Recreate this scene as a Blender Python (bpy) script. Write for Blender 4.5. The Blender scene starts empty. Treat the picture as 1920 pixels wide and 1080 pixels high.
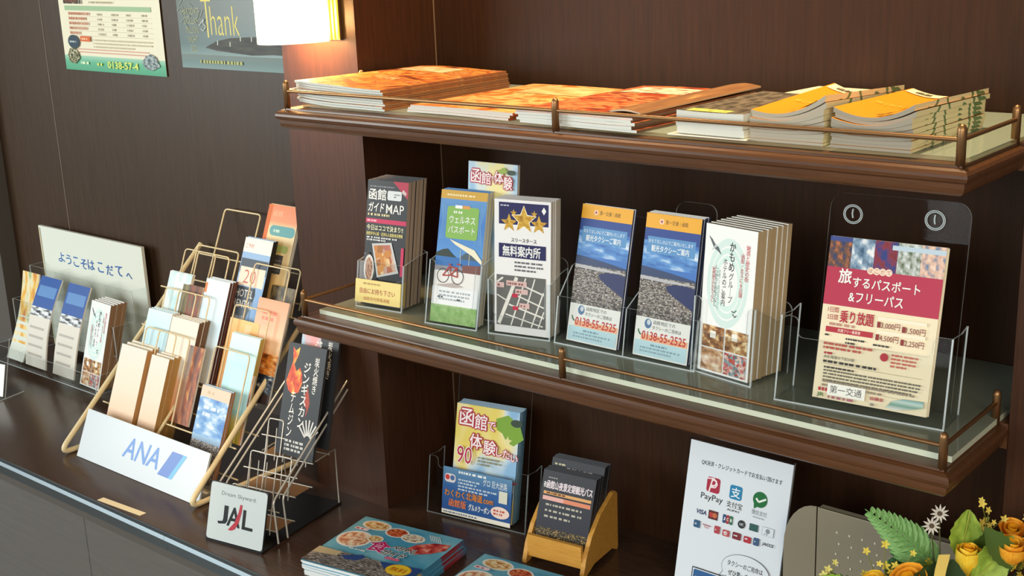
import bpy, math, random
from mathutils import Vector, Matrix
random.seed(7)
R = math.radians
SC = bpy.context.scene
COL = SC.collection

# ------------------------------------------------------------------ camera
LEN = 1.14            # length of a wall shelf (metres): the alcove between the pillars
def set_camera():
    pitch, roll, yaw, f = 0.2721, -0.0386, 0.7088, 2357.26
    fwd = Vector((-math.sin(yaw)*math.cos(pitch), math.cos(yaw)*math.cos(pitch), -math.sin(pitch)))
    right = Vector((math.cos(yaw), math.sin(yaw), 0))
    up = right.cross(fwd)
    r2 = right*math.cos(roll)+up*math.sin(roll)
    u2 = -right*math.sin(roll)+up*math.cos(roll)
    m = Matrix(((r2.x, u2.x, -fwd.x, 1.62395), (r2.y, u2.y, -fwd.y, -1.50656), (r2.z, u2.z, -fwd.z, 0.60820), (0, 0, 0, 1)))
    cd = bpy.data.cameras.new('camera'); cd.sensor_width = 36; cd.lens = f/1920*36
    cd.clip_start = 0.02; cd.clip_end = 50
    o = bpy.data.objects.new('camera', cd); COL.objects.link(o); o.matrix_world = m
    SC.camera = o
set_camera()

# ------------------------------------------------------------------ light and exposure
SC.view_settings.view_transform = 'Standard'
SC.view_settings.look = 'None'
SC.view_settings.gamma = 1
SC.view_settings.exposure = 0.0
SC.cycles.transparent_max_bounces = 24
SC.cycles.max_bounces = 8
W = bpy.data.worlds.new('world'); SC.world = W; W.use_nodes = True
W.node_tree.nodes['Background'].inputs[0].default_value = (0.95, 1.0, 1.0, 1)
W.node_tree.nodes['Background'].inputs[1].default_value = 0.16

def area(name, loc, target, sx, sy, power, col):
    d = bpy.data.lights.new(name, 'AREA'); d.shape = 'RECTANGLE'; d.size = sx; d.size_y = sy
    d.energy = power; d.color = col
    o = bpy.data.objects.new(name, d); COL.objects.link(o); o.location = loc
    o.rotation_euler = (Vector(target)-Vector(loc)).to_track_quat('-Z', 'Y').to_euler()
    return o
def spot(name, loc, target, power, col, size, blend, rad):
    d = bpy.data.lights.new(name, 'SPOT'); d.energy = power; d.color = col
    d.spot_size = R(size); d.spot_blend = blend; d.shadow_soft_size = rad
    o = bpy.data.objects.new(name, d); COL.objects.link(o); o.location = loc
    o.rotation_euler = (Vector(target)-Vector(loc)).to_track_quat('-Z', 'Y').to_euler()
    return o
area('window_daylight', (-3.15, -3.2, 0.85), (-0.2, 0, -0.1), 2.3, 1.8, 138, (0.93, 1.0, 0.99))
area('entrance_daylight', (1.2, -4.2, 0.9), (0.5, 0, -0.1), 2.2, 1.6, 66, (0.95, 1.0, 1.0))
area('warm_fill_right', (3.0, -2.4, 1.0), (0.9, 0, -0.1), 1.4, 1.2, 44, (1.0, 0.84, 0.62))  # extra warm fill added at right front to brighten flowers and shelf ends
spot('downlight_right', (0.98, -0.05, 1.32), (0.95, 0.02, 0.35), 66, (1.0, 0.78, 0.48), 80, 0.8, 0.04)
spot('downlight_left', (0.24, -0.05, 1.32), (0.26, 0.05, 0.35), 52, (1.0, 0.76, 0.48), 80, 0.8, 0.04)

# ------------------------------------------------------------------ materials
def lin(c):
    if isinstance(c, str):
        c = tuple(int(c[i:i+2], 16)/255 for i in (0, 2, 4))
    return tuple((x/12.92 if x <= .04045 else ((x+.055)/1.055)**2.4) for x in c)+(1,)
MATS = {}
def base(name, rough=.5, metal=0., spec=.5):
    m = bpy.data.materials.new(name); m.use_nodes = True
    n = m.node_tree.nodes; p = n['Principled BSDF']
    p.inputs['Roughness'].default_value = rough; p.inputs['Metallic'].default_value = metal
    p.inputs['Specular IOR Level'].default_value = spec
    return m, n, m.node_tree.links, p
def P(c, rough=.45, metal=0., spec=.35):
    """plain printed or painted colour"""
    k = (c, rough, metal, spec)
    if k not in MATS:
        m, n, l, p = base('print_'+str(c), rough, metal, spec)
        p.inputs['Base Color'].default_value = lin(c); MATS[k] = m
    return MATS[k]
def ramp(n, stops, interp='LINEAR'):
    r = n.new('ShaderNodeValToRGB'); r.color_ramp.interpolation = interp
    e = r.color_ramp.elements
    while len(e) < len(stops): e.new(0.5)
    for q, (pos, c) in zip(e, stops): q.position = pos; q.color = lin(c)
    return r
def G(name, stops, vert=True, rough=.45):
    """printed gradient along the panel's v (or u)"""
    if name in MATS: return MATS[name]
    m, n, l, p = base(name, rough, 0, .35)
    uv = n.new('ShaderNodeUVMap'); s = n.new('ShaderNodeSeparateXYZ'); l.new(uv.outputs[0], s.inputs[0])
    r = ramp(n, stops); l.new(s.outputs[1 if vert else 0], r.inputs[0]); l.new(r.outputs[0], p.inputs['Base Color'])
    MATS[name] = m; return m
def N(name, stops, scale=6, detail=4, kind='noise', sx=1., sy=1., interp='LINEAR', rough=.45, dist=0., seed=0.):
    """printed picture: noise or cells in panel coordinates through a colour ramp"""
    if name in MATS: return MATS[name]
    m, n, l, p = base(name, rough, 0, .35)
    uv = n.new('ShaderNodeUVMap'); mp = n.new('ShaderNodeMapping'); l.new(uv.outputs[0], mp.inputs[0])
    mp.inputs['Scale'].default_value = (sx, sy, 1); mp.inputs['Location'].default_value = (seed, seed*1.7, seed)
    if kind == 'noise':
        t = n.new('ShaderNodeTexNoise'); t.inputs['Scale'].default_value = scale; t.inputs['Detail'].default_value = detail
        t.inputs['Distortion'].default_value = dist; out = t.outputs[0]
    elif kind == 'wave':
        t = n.new('ShaderNodeTexWave'); t.inputs['Scale'].default_value = scale; t.inputs['Distortion'].default_value = dist
        t.inputs['Detail'].default_value = detail; out = t.outputs[1]
    else:
        t = n.new('ShaderNodeTexVoronoi'); t.inputs['Scale'].default_value = scale
        bw = n.new('ShaderNodeRGBToBW'); l.new(t.outputs['Color'], bw.inputs[0]); out = bw.outputs[0]
    l.new(mp.outputs[0], t.inputs['Vector'])
    r = ramp(n, stops, interp); l.new(out, r.inputs[0]); l.new(r.outputs[0], p.inputs['Base Color'])
    MATS[name] = m; return m
def wood(name, c1, c2, rough, scale=(60, 60, 3), spec=.5, bump=.08):
    m, n, l, p = base(name, rough, 0, spec)
    tc = n.new('ShaderNodeTexCoord'); mp = n.new('ShaderNodeMapping'); l.new(tc.outputs['Object'], mp.inputs[0])
    mp.inputs['Scale'].default_value = scale
    t = n.new('ShaderNodeTexNoise'); t.inputs['Scale'].default_value = 3; t.inputs['Detail'].default_value = 7
    t.inputs['Roughness'].default_value = .65
    l.new(mp.outputs[0], t.inputs['Vector'])
    r = ramp(n, [(.3, c1), (.7, c2)]); l.new(t.outputs[0], r.inputs[0]); l.new(r.outputs[0], p.inputs['Base Color'])
    b = n.new('ShaderNodeBump'); b.inputs['Strength'].default_value = bump; b.inputs['Distance'].default_value = .002
    l.new(t.outputs[0], b.inputs['Height']); l.new(b.outputs[0], p.inputs['Normal'])
    return m
def clear(name, tint, refl=1.0, rough=.03, alpha=0.):
    """clear acrylic or glass sheet: see-through plus a Fresnel reflection"""
    m = bpy.data.materials.new(name); m.use_nodes = True; n = m.node_tree.nodes; l = m.node_tree.links
    n.remove(n['Principled BSDF']); out = n['Material Output']
    tr = n.new('ShaderNodeBsdfTransparent'); tr.inputs[0].default_value = tint+(1,)
    gl = n.new('ShaderNodeBsdfGlossy'); gl.inputs['Roughness'].default_value = rough
    fr = n.new('ShaderNodeFresnel'); fr.inputs[0].default_value = 1.5
    mu = n.new('ShaderNodeMath'); mu.operation = 'MULTIPLY_ADD'; mu.inputs[1].default_value = refl; mu.inputs[2].default_value = alpha
    l.new(fr.outputs[0], mu.inputs[0])
    mx = n.new('ShaderNodeMixShader'); l.new(mu.outputs[0], mx.inputs[0]); l.new(tr.outputs[0], mx.inputs[1]); l.new(gl.outputs[0], mx.inputs[2])
    l.new(mx.outputs[0], out.inputs[0]); return m
def edgemat(name, col, mixv=.45):
    m = bpy.data.materials.new(name); m.use_nodes = True; n = m.node_tree.nodes; l = m.node_tree.links
    p = n['Principled BSDF']; p.inputs['Base Color'].default_value = lin(col); p.inputs['Roughness'].default_value = .12
    tr = n.new('ShaderNodeBsdfTransparent'); mx = n.new('ShaderNodeMixShader'); mx.inputs[0].default_value = mixv
    l.new(tr.outputs[0], mx.inputs[1]); l.new(p.outputs[0], mx.inputs[2]); l.new(mx.outputs[0], n['Material Output'].inputs[0]); return m

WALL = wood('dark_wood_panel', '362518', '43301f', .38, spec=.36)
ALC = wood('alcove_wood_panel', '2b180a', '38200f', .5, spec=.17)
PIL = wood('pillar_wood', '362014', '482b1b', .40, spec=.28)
SHELF = wood('shelf_wood', '4a2d19', '5f3c22', .33, (4, 60, 60))
TOP = wood('counter_wood', '3c2a21', '4d392d', .22, (5, 50, 50), .5, .02)
CAB = wood('cabinet_panel', '5c5855', '64605c', .42, (2, 40, 40), .4, .02)
MAPLE = wood('caddy_wood', 'c78f3c', 'd9a24c', .4, (8, 30, 60))
BRASS = P('94704c', .38, .85, .5)
STEEL = P('727b80', .36, 1.0, .5)
CHROME = P('d6d2c8', .25, .35, .6)
CREAM = P('e6d3a6', .32, 0, .5)
PAGE = P('ece9e0', .6); PAGE2 = P('d9cdb4', .6); WHITE = P('f3f4f2', .4); BLACK = P('15161a', .35)
ACR = clear('clear_acrylic', (.965, .972, .972), .11, .03)
ACRE = edgemat('acrylic_edge', 'e4f0f4', .6)  # light caught by the cut edges painted in as a pale colour
ACD = edgemat('acrylic_edge_dim', 'b9c6ca', .3)  # same painted edge light, weaker
GLT = clear('shelf_glass', (.78, .86, .80), 1.2, .05, .03)
def tint_glass():  # mixes a pale grey-green diffuse colour into the shelf glass
    n = GLT.node_tree.nodes; l = GLT.node_tree.links; out = n['Material Output']; mx0 = out.inputs[0].links[0].from_socket
    d = n.new('ShaderNodeBsdfDiffuse'); d.inputs[0].default_value = lin('a6ae9d'); mx = n.new('ShaderNodeMixShader'); mx.inputs[0].default_value = .5
    l.new(mx0, mx.inputs[1]); l.new(d.outputs[0], mx.inputs[2]); l.new(mx.outputs[0], out.inputs[0])
tint_glass()
GLE = edgemat('glass_edge', 'd9e2cd', .9)

# ------------------------------------------------------------------ mesh builder
_tc = {}
def text_mesh(s, bold, shear=0.):
    k = (s, bold, shear)
    if k in _tc: return _tc[k]
    c = bpy.data.curves.new('t', 'FONT'); c.body = s; c.resolution_u = 2; c.offset = bold; c.align_x = 'CENTER'; c.space_line = .92; c.shear = shear
    o = bpy.data.objects.new('t', c); COL.objects.link(o)
    dg = bpy.context.evaluated_depsgraph_get(); dg.update()
    m = o.evaluated_get(dg).to_mesh()
    vs = [(v.co.x, v.co.y) for v in m.vertices]; fs = [tuple(p.vertices) for p in m.polygons]
    o.evaluated_get(dg).to_mesh_clear()
    bpy.data.objects.remove(o); bpy.data.curves.remove(c)
    if not vs: vs = [(0, 0), (1, 0), (1, 1)]; fs = []
    x0 = min(v[0] for v in vs); x1 = max(v[0] for v in vs); y0 = min(v[1] for v in vs); y1 = max(v[1] for v in vs)
    _tc[k] = ([((x-x0)/max(x1-x0, 1e-6), (y-y0)/max(y1-y0, 1e-6)) for x, y in vs], fs)
    return _tc[k]

class B:
    EPS = .00004
    def __init__(s):
        s.v = []; s.f = []; s.m = []; s.uv = []; s.mats = []; s.sm = []
        s.fr(); s.lay = 1; s.sub = (1, 1)
    def mi(s, m):
        if m not in s.mats: s.mats.append(m)
        return s.mats.index(m)
    def face(s, pts, m, uvs=None, smooth=False):
        i = len(s.v); s.v += [tuple(p) for p in pts]
        s.f.append(tuple(range(i, i+len(pts)))); s.m.append(s.mi(m)); s.sm.append(smooth)
        s.uv.append(uvs or [(0, 0)]*len(pts))
    def grid(s, rows, m, smooth=True, uvs=None, closed=False):
        """rows: list of equal-length point lists"""
        i = len(s.v); nr = len(rows); nc = len(rows[0]); k = s.mi(m)
        for r in rows: s.v += [tuple(p) for p in r]
        for a in range(nr-1):
            for b in range(nc if closed else nc-1):
                b2 = (b+1) % nc
                s.f.append((i+a*nc+b, i+a*nc+b2, i+(a+1)*nc+b2, i+(a+1)*nc+b)); s.m.append(k); s.sm.append(smooth)
                def U(aa, bb): return (bb/(nc-1 if not closed else nc), aa/(nr-1))
                s.uv.append([U(a, b), U(a, b+1), U(a+1, b+1), U(a+1, b)])
    def box(s, x0, x1, y0, y1, z0, z1, m, front=None, right=None, top=None, left=None):
        p = [(x0, y0, z0), (x1, y0, z0), (x1, y1, z0), (x0, y1, z0), (x0, y0, z1), (x1, y0, z1), (x1, y1, z1), (x0, y1, z1)]
        q = [(0, 0), (1, 0), (1, 1), (0, 1)]
        for idx, mm in (((0, 1, 5, 4), front or m), ((1, 2, 6, 5), right or m), ((2, 3, 7, 6), m), ((3, 0, 4, 7), left or m), ((4, 5, 6, 7), top or m), ((3, 2, 1, 0), m)):
            s.face([p[i] for i in idx], mm, q)
    def slab(s, w, t, h, m, front, right, nx, nz, spine_right=True):
        """magazine body with subdivided faces: front y=0, back y=t"""
        X = [w*i/nx for i in range(nx+1)]; Z = [h*i/nz for i in range(nz+1)]
        s.grid([[(x, 0, z) for x in X] for z in Z], front, False)
        s.grid([[(x, t, z) for x in X] for z in Z], m, False)
        s.grid([[(x, t, 0) for x in X], [(x, 0, 0) for x in X]], m, False)
        s.grid([[(x, 0, h) for x in X], [(x, t, h) for x in X]], m, False)
        s.grid([[(w, t, z) for z in Z], [(w, 0, z) for z in Z]], right, False)
        s.grid([[(0, 0, z) for z in Z], [(0, t, z) for z in Z]], m, False)
    def prism(s, pts, axis, a0, a1, m, capm=None):
        """closed 2D polygon extruded along axis x/y/z"""
        def P3(p, a):
            return {'x': (a, p[0], p[1]), 'y': (p[0], a, p[1]), 'z': (p[0], p[1], a)}[axis]
        n = len(pts)
        for i in range(n):
            j = (i+1) % n
            s.face([P3(pts[i], a0), P3(pts[j], a0), P3(pts[j], a1), P3(pts[i], a1)], m)
        s.face([P3(p, a0) for p in pts], capm or m); s.face([P3(p, a1) for p in reversed(pts)], capm or m)
    def tube(s, path, r, m, n=8, cap=True):
        path = [Vector(p) for p in path]; rows = []
        prev = None
        for i, p in enumerate(path):
            if i == 0: d = path[1]-p
            elif i == len(path)-1: d = p-path[-2]
            else: d = (path[i+1]-p).normalized()+(p-path[i-1]).normalized()
            d.normalize()
            if prev is None:
                a = d.orthogonal().normalized()
            else:
                a = (prev-d*prev.dot(d)); a = a.normalized() if a.length > 1e-6 else d.orthogonal().normalized()
            prev = a; b = d.cross(a)
            rr = r[i] if isinstance(r, (list, tuple)) else r
            rows.append([p+(a*math.cos(2*math.pi*k/n)+b*math.sin(2*math.pi*k/n))*rr for k in range(n)])
        s.grid(rows, m, True, closed=True)
        if cap:
            s.face(list(reversed(rows[0])), m); s.face(rows[-1], m)
    def lathe(s, prof, m, n=20, c=(0, 0)):
        s.grid([[(c[0]+r*math.cos(2*math.pi*k/n), c[1]+r*math.sin(2*math.pi*k/n), z) for k in range(n)] for r, z in prof], m, True, closed=True)
    # ---- printed artwork: 2D shapes laid on a surface frame
    def fr(s, o=(0, 0, 0), ex=(1, 0, 0), ey=(0, 0, 1), en=(0, -1, 0)):
        s.o, s.ex, s.ey, s.en = Vector(o), Vector(ex), Vector(ey), Vector(en); s.lay = 1
    def q(s, u, v, l=None): return s.o+s.ex*u+s.ey*v+s.en*(s.EPS*(s.lay if l is None else l))
    def rect(s, x, y, w, h, m):
        s.lay += 1
        nx, ny = s.sub
        if nx == 1 and ny == 1:
            s.face([s.q(x, y), s.q(x+w, y), s.q(x+w, y+h), s.q(x, y+h)], m, [(0, 0), (1, 0), (1, 1), (0, 1)])
        else:
            s.grid([[s.q(x+w*i/nx, y+h*j/ny) for i in range(nx+1)] for j in range(ny+1)], m, False)
    def poly(s, pts, m):
        s.lay += 1
        xs = [p[0] for p in pts]; ys = [p[1] for p in pts]; a, b, c, d = min(xs), max(xs), min(ys), max(ys)
        s.face([s.q(*p) for p in pts], m, [((p[0]-a)/max(b-a, 1e-6), (p[1]-c)/max(d-c, 1e-6)) for p in pts])
    def ell(s, x, y, rx, ry, m, n=22):
        s.poly([(x+rx*math.cos(2*math.pi*k/n), y+ry*math.sin(2*math.pi*k/n)) for k in range(n)], m)
    def rrect(s, x, y, w, h, r, m):
        pts = []
        for cx, cy, a0 in ((x+w-r, y+r, -90), (x+w-r, y+h-r, 0), (x+r, y+h-r, 90), (x+r, y+r, 180)):
            for k in range(5):
                a = R(a0+k*22.5); pts.append((cx+r*math.cos(a), cy+r*math.sin(a)))
        s.poly(pts, m)
    def line(s, pts, wd, m):
        s.lay += 1
        for a, b in zip(pts, pts[1:]):
            d = Vector((b[0]-a[0], b[1]-a[1])); 
            if d.length < 1e-7: continue
            d.normalize(); nx, ny = -d.y*wd/2, d.x*wd/2
            s.face([s.q(a[0]+nx, a[1]+ny), s.q(a[0]-nx, a[1]-ny), s.q(b[0]-nx, b[1]-ny), s.q(b[0]+nx, b[1]+ny)], m)
    def star(s, x, y, r, m, k=.42, rot=90, n=5):
        s.poly([(x+(r if i % 2 == 0 else r*k)*math.cos(R(rot+i*180/n)), y+(r if i % 2 == 0 else r*k)*math.sin(R(rot+i*180/n))) for i in range(2*n)], m)
    def T(s, txt, x, y, w, h, m, bold=0., vert=False, shear=0., rot=0.):
        """lettering fitted into the box x, y, w, h"""
        if vert: txt = '\n'.join('｜' if ch == 'ー' else ch for ch in txt)
        s.lay += 1
        d = h*max(0., bold)*(.55 if not vert else .12); n = max(1, len(txt))
        if vert: d = w*bold*.5
        cjk = any(ord(c) > 255 for c in txt)
        offs = [(0, 0)] if bold < (.012 if cjk else .021) else [(0, 0), (d, d), (-d, d), (d, -d), (-d, -d)]
        vs, fs = text_mesh(txt, min(bold, 0.) if cjk or bold >= .021 else bold, shear)
        k = s.mi(m); ca, sa = math.cos(R(rot)), math.sin(R(rot))
        for ox, oy in offs:
            i = len(s.v); s.lay += .5
            for a, b in vs:
                u, v = a*w, b*h
                s.v.append(tuple(s.q(x+ox+u*ca-v*sa, y+oy+u*sa+v*ca)))
            for f in fs:
                s.f.append(tuple(i+j for j in f)); s.m.append(k); s.sm.append(False); s.uv.append([(0, 0)]*len(f))
    def TO(s, txt, x, y, w, h, m, om, o=.03, bold=.01, **k):
        """outlined lettering"""
        d = h*o
        for a in range(8):
            s.T(txt, x+d*math.cos(a*math.pi/4), y+d*math.sin(a*math.pi/4), w, h, om, .0, **k)
        s.T(txt, x, y, w, h, m, bold, **k)
    def small(s, x, y, w, n, gap, m, hh=None, fill=.85, dash=3.0):
        """blocks of print too small to read: rows of short marks"""
        hh = hh or gap*.5; rnd = random.Random(int((x+y*7+w*13)*1e5))
        s.lay += 1
        for r in range(n):
            u = x; end = x+w*(1 if r < n-1 else rnd.uniform(.5, 1))
            while u < end-hh:
                d = min(hh*rnd.uniform(.7, dash), end-u)
                s.face([s.q(u, y-r*gap), s.q(u+d*.86, y-r*gap), s.q(u+d*.86, y-r*gap+hh), s.q(u, y-r*gap+hh)], m)
                u += d+hh*.25*(1 if rnd.random() < fill else 3)
    def warp(s, fn): s.v = [fn(*p) for p in s.v]
    def build(s, name, parent=None, loc=None, rot=None):
        me = bpy.data.meshes.new(name); me.from_pydata(s.v, [], s.f)
        for m in s.mats: me.materials.append(m)
        me.polygons.foreach_set('material_index', s.m); me.polygons.foreach_set('use_smooth', s.sm)
        ul = me.uv_layers.new(name='UVMap')
        flat = [c for f in s.uv for p in f for c in p]
        ul.data.foreach_set('uv', flat); me.update()
        o = bpy.data.objects.new(name, me); COL.objects.link(o)
        if parent: o.parent = parent
        if loc is not None: o.location = loc
        if rot is not None: o.rotation_euler = rot
        return o
def tag(o, label, cat, group=None):
    o['label'] = label; o['category'] = cat
    if group: o['group'] = group
    return o
def thing(name, label, cat, loc=(0, 0, 0), rz=0., group=None):
    o = bpy.data.objects.new(name, None); COL.objects.link(o); o.location = loc; o.rotation_euler = (0, 0, R(rz))
    o.empty_display_size = .02
    return tag(o, label, cat, group)
def struct(o): o['kind'] = 'structure'; return o
def bend_path(pts, r, n=5):
    """round the corners of a polyline"""
    pts = [Vector(p) for p in pts]; out = [pts[0]]
    for a, b, c in zip(pts, pts[1:], pts[2:]):
        d1 = (a-b); d2 = (c-b); rr = min(r, d1.length*.49, d2.length*.49)
        p1 = b+d1.normalized()*rr; p2 = b+d2.normalized()*rr
        for k in range(n+1):
            t = k/n; out.append((1-t)**2*p1+2*t*(1-t)*b+t*t*p2)
    out.append(pts[-1]); return out

# ------------------------------------------------------------------ the setting
H = .3532; CZ = -.4328; YW = .198; DP = .190
def wallbox(name, x0, x1, y0, y1, z0, z1, m):
    b = B(); b.box(x0, x1, y0, y1, z0, z1, m); return struct(b.build(name))
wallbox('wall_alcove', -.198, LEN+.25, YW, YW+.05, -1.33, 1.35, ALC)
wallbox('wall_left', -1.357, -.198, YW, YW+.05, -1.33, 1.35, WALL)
wallbox('wall_far_left', -1.9, -1.3605, YW+.0005, YW+.05, -1.33, 1.35, WALL)
wallbox('wall_pillar_left', -.198, 0, 0, YW, -1.33, 1.35, PIL)
wallbox('wall_pillar_right', LEN, LEN+.25, 0, YW, -1.33, 1.35, PIL)
wallbox('wall_pillar_far', -2.2, -1.657, .15, YW+.05, -1.33, 1.35, P('57524c', .5))
wallbox('trim_1', -1.3605, -1.357, YW-.0008, YW+.02, -.4328, 1.35, P('6a5a4c', .5))
wallbox('trim_2', .0002, .0016, YW-.0016, YW, -.4328, 1.35, P('7a6248', .5))
FLO = N('floor_stone', [(.3, '6a625a'), (.7, '8a8278')], 30, rough=.35)
wallbox('floor', -4, 4, -6, .5, -1.38, -1.33, FLO)
wallbox('ceiling', -2.2, 2.2, -1.9, .25, 1.35, 1.40, P('cfc6b8', .8))

def counter():
    t = thing('counter', 'long dark brown counter running below both shelves along the wall', 'counter', (0, 0, CZ))
    b = B(); y0 = -.314
    b.box(-1.656, 1.6, y0, .0, -.03, 0, TOP); b.box(-1.656, -.1985, .0, YW-.0005, -.03, 0, TOP); b.box(.0005, LEN-.0005, .0, YW-.0005, -.03, 0, TOP)
    b.build('worktop', t)
    b = B()
    for x0, x1 in ((-1.656, -.262), (-.2615, 1.6)):
        b.prism([(y0, -.001), (y0-.004, 0), (y0-.009, -.003), (y0-.012, -.010), (y0-.012, -.016), (y0-.006, -.020), (y0-.006, -.034), (y0, -.036)], 'x', x0, x1, STEEL)
    b.build('edge_strip', t)
    b = B(); b.box(-1.656, 1.6, y0-.003, y0+.02, -.052, -.0365, P('55504c', .35)); b.build('rail', t)
    x = -1.656
    for x1 in (-1.1, -.555, -.01, .535, 1.08, 1.6):
        b = B(); b.box(x+.001, x1-.001, y0-.002, y0+.016, -.85, -.053, CAB); b.build('cabinet_door', t); x = x1
    b = B(); b.box(-1.65, 1.59, y0+.02, -.05, -.895, -.03, CAB); b.build('carcass', t)
counter()

def wall_shelf(z, label, gt, ge):
    t = thing('wall_shelf', label, 'shelf', (0, 0, z), 0, 'railed wall shelves in the alcove')
    b = B()
    prof = [(.011, 0), (.0105, -.0022), (.007, -.0026), (.0025, -.0048), (.0004, -.0085), (.0, -.012), (.0012, -.0160), (.0042, -.0182), (.0046, -.0240), (.0062, -.0292), (.0105, -.0328), (.016, -.0335)]
    def ring(i, zz): return [(i+.0006, -.0008, zz), (i+.0006, -.1905+i, zz), (LEN-.0006-i, -.1905+i, zz), (LEN-.0006-i, -.0008, zz)]
    rg = [ring(i, zz) for i, zz in prof]
    b.grid(rg, SHELF, False)
    b.face(rg[0], SHELF); b.face(list(reversed(rg[-1])), SHELF)
    b.face([r[0] for r in rg], SHELF); b.face([r[3] for r in reversed(rg)], SHELF)
    b.box(.0008, LEN-.0008, -.0008, YW-.001, -.0335, 0, SHELF); b.build('board', t)
    b = B(); g0, g1, gb = .03, LEN-.012, -.155
    b.box(g0, g1, gb, YW-.004, .0003, gt, GLT, front=ge, right=ge, left=ge); b.build('glass_top', t)
    a = .0152; h = .042; r = .0052
    posts = [(a, -DP+a), (.571, -DP+a), (LEN-a, -DP+a), (LEN-a, -.006), (a, -.006)]
    for x, y in posts:
        b = B(); b.lathe([(0, -.003), (r, -.003), (r, h-.004), (r*.96, h-.002), (r*.7, h+.0012), (r*.3, h+.0025), (0, h+.003)], BRASS, 14, (x, y)); b.build('post', t)
    zr = h*.66
    for p, q in ((posts[4], posts[0]), (posts[0], posts[2]), (posts[2], posts[3])):
        b = B(); b.tube([(p[0], p[1], zr), (q[0], q[1], zr)], .0028, BRASS, 8); b.build('rail', t)
    b = B(); b.prism([(-.12, -.0335), (-.10, -.042), (-.06, -.044), (0.19, -.044), (0.19, -.0335)], 'x', .035, .055, SHELF); b.build('bracket', t)
    b = B(); b.prism([(-.12, -.0335), (-.10, -.042), (-.06, -.044), (0.19, -.044), (0.19, -.0335)], 'x', LEN-.055, LEN-.035, SHELF); b.build('bracket', t)
wall_shelf(0, 'lower dark wood shelf with brass rail holding the clear brochure holders', .008, GLE)
wall_shelf(H, 'upper dark wood shelf with brass rail holding the stacks of magazines', .005, edgemat('glass_edge_warm', 'b9a47c', .5))
ZG = .008; ZT = H+.005

def sconce():
    t = thing('wall_lamp', 'glowing white wall lamp on the pillar above the left shelf end', 'lamp', (-.098, 0, .447))
    m = bpy.data.materials.new('lit_shade'); m.use_nodes = True; p = m.node_tree.nodes['Principled BSDF']
    p.inputs['Base Color'].default_value = (1, .95, .8, 1); p.inputs['Emission Color'].default_value = (1, .90, .58, 1); p.inputs['Emission Strength'].default_value = 3.2
    b = B(); rows = []
    for z in (0, .28):
        rows.append([(.062*math.cos(R(a)), -.028-.095*math.sin(R(a)), z) for a in range(0, 181, 10)])
    b.grid(rows, m); 
    b.build('lamp_shade', t)
    y = P('c9c83a', .4); e = bpy.data.materials.new('lit_fin'); e.use_nodes = True; q = e.node_tree.nodes['Principled BSDF']
    q.inputs['Base Color'].default_value = lin('d8d640'); q.inputs['Emission Color'].default_value = lin('d8d640'); q.inputs['Emission Strength'].default_value = .5
    for k in range(3):
        b = B()
        for sgn in (-1, 1): b.box(sgn*.063-.0015, sgn*.063+.0015, -.0265+.0085*k, -.0225+.0085*k, .002, .28, e)
        b.build('fin', t)
    b = B(); b.box(-.064, .064, -.0045, -.0005, .0, .28, P('4a3520', .4)); b.build('back_plate', t)
    d = bpy.data.lights.new('lamp_bulb', 'POINT'); d.energy = 5.0; d.color = (1, .55, .22); d.shadow_soft_size = .02
    o = bpy.data.objects.new('lamp_bulb', d); COL.objects.link(o); o.parent = t; o.location = (0, -.05, .03)
sconce()

# ------------------------------------------------------------------ posters on the left wall
def poster_schedule():
    b = B(); w, h = .42, .594
    b.box(0, w, 0, .0006, 0, h, P('e9e2c8', .35))
    b.rect(0, 0, w, .036, G('poster_green', [(0, '4fa07c'), (.6, '62b08c'), (1, '9fcbb0')]))
    b.T('0138-57-4', .190, .010, .125, .017, P('d8e060', .4), .02)
    b.small(.072, .016, .055, 1, .01, P('cfe6c0'), .006); b.small(.145, .015, .035, 1, .01, P('d8e060'), .006)
    for y in (.044, .051): b.rect(.062, y, .30, .0022, P('cf9a86'))
    b.rect(.026, .144, .36, .011, P('9bb98f'))
    for r in range(5):
        y = .1335-r*.0115
        b.small(.040, y, .10, 1, .02, P('c98c70'), .0062, dash=1.3)
        for c in range(4): b.small(.168+c*.060, y, .026, 1, .02, P('b0a690'), .0045)
        b.rect(.034, y-.0035, .35, .0007, P('cfc6ac'))
    b.rect(.084, .071, .044, .0125, P('d8682e')); b.small(.09, .075, .03, 1, .01, P('f0c8a0'), .004)
    b.small(.14, .074, .24, 3, .008, P('c4b79a'), .003)
    b.ell(.052, .069, .026, .0165, P('2f4250')); b.small(.034, .067, .036, 1, .01, P('b9c4c4'), .004)
    b.poly([(.018, .036), (.03, .052), (.05, .056), (.068, .044), (.072, .030), (.05, .016), (.026, .018)], N('poster_squid', [(.35, '23301f'), (.5, '6c6a44'), (.65, 'd8d2b4')], 7))
    b.poly([(.335, .030), (.35, .044), (.37, .050), (.39, .043), (.402, .022), (.37, .012), (.345, .016)], N('poster_fish', [(.4, '48565c'), (.6, 'a9b6b4')], 6))
    b.small(.026, .160, .11, 1, .02, P('3a352c'), .009, dash=1.4); b.small(.14, .162, .10, 1, .01, P('b4a88c'), .004)
    for r in range(3): b.small(.15, .175+r*.013, .2, 1, .01, P('b4a88c'), .005)
    b.small(.035, .178, .1, 2, .014, P('7a4030'), .008)
    b.rect(0, .45, w, .144, P('3f8a66'))
    b.warp(lambda x, y, z: (x, y-.004*math.sin(x/w*3.1)*(1-z/h)-.002, z))
    o = b.build('poster', None, (-1.2655, YW-.0016, .333), (0, 0, 0)); o.rotation_euler = (0, R(.4), 0)
    tag(o, 'cream timetable poster with green foot band at upper left of wall', 'poster')
poster_schedule()
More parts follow.
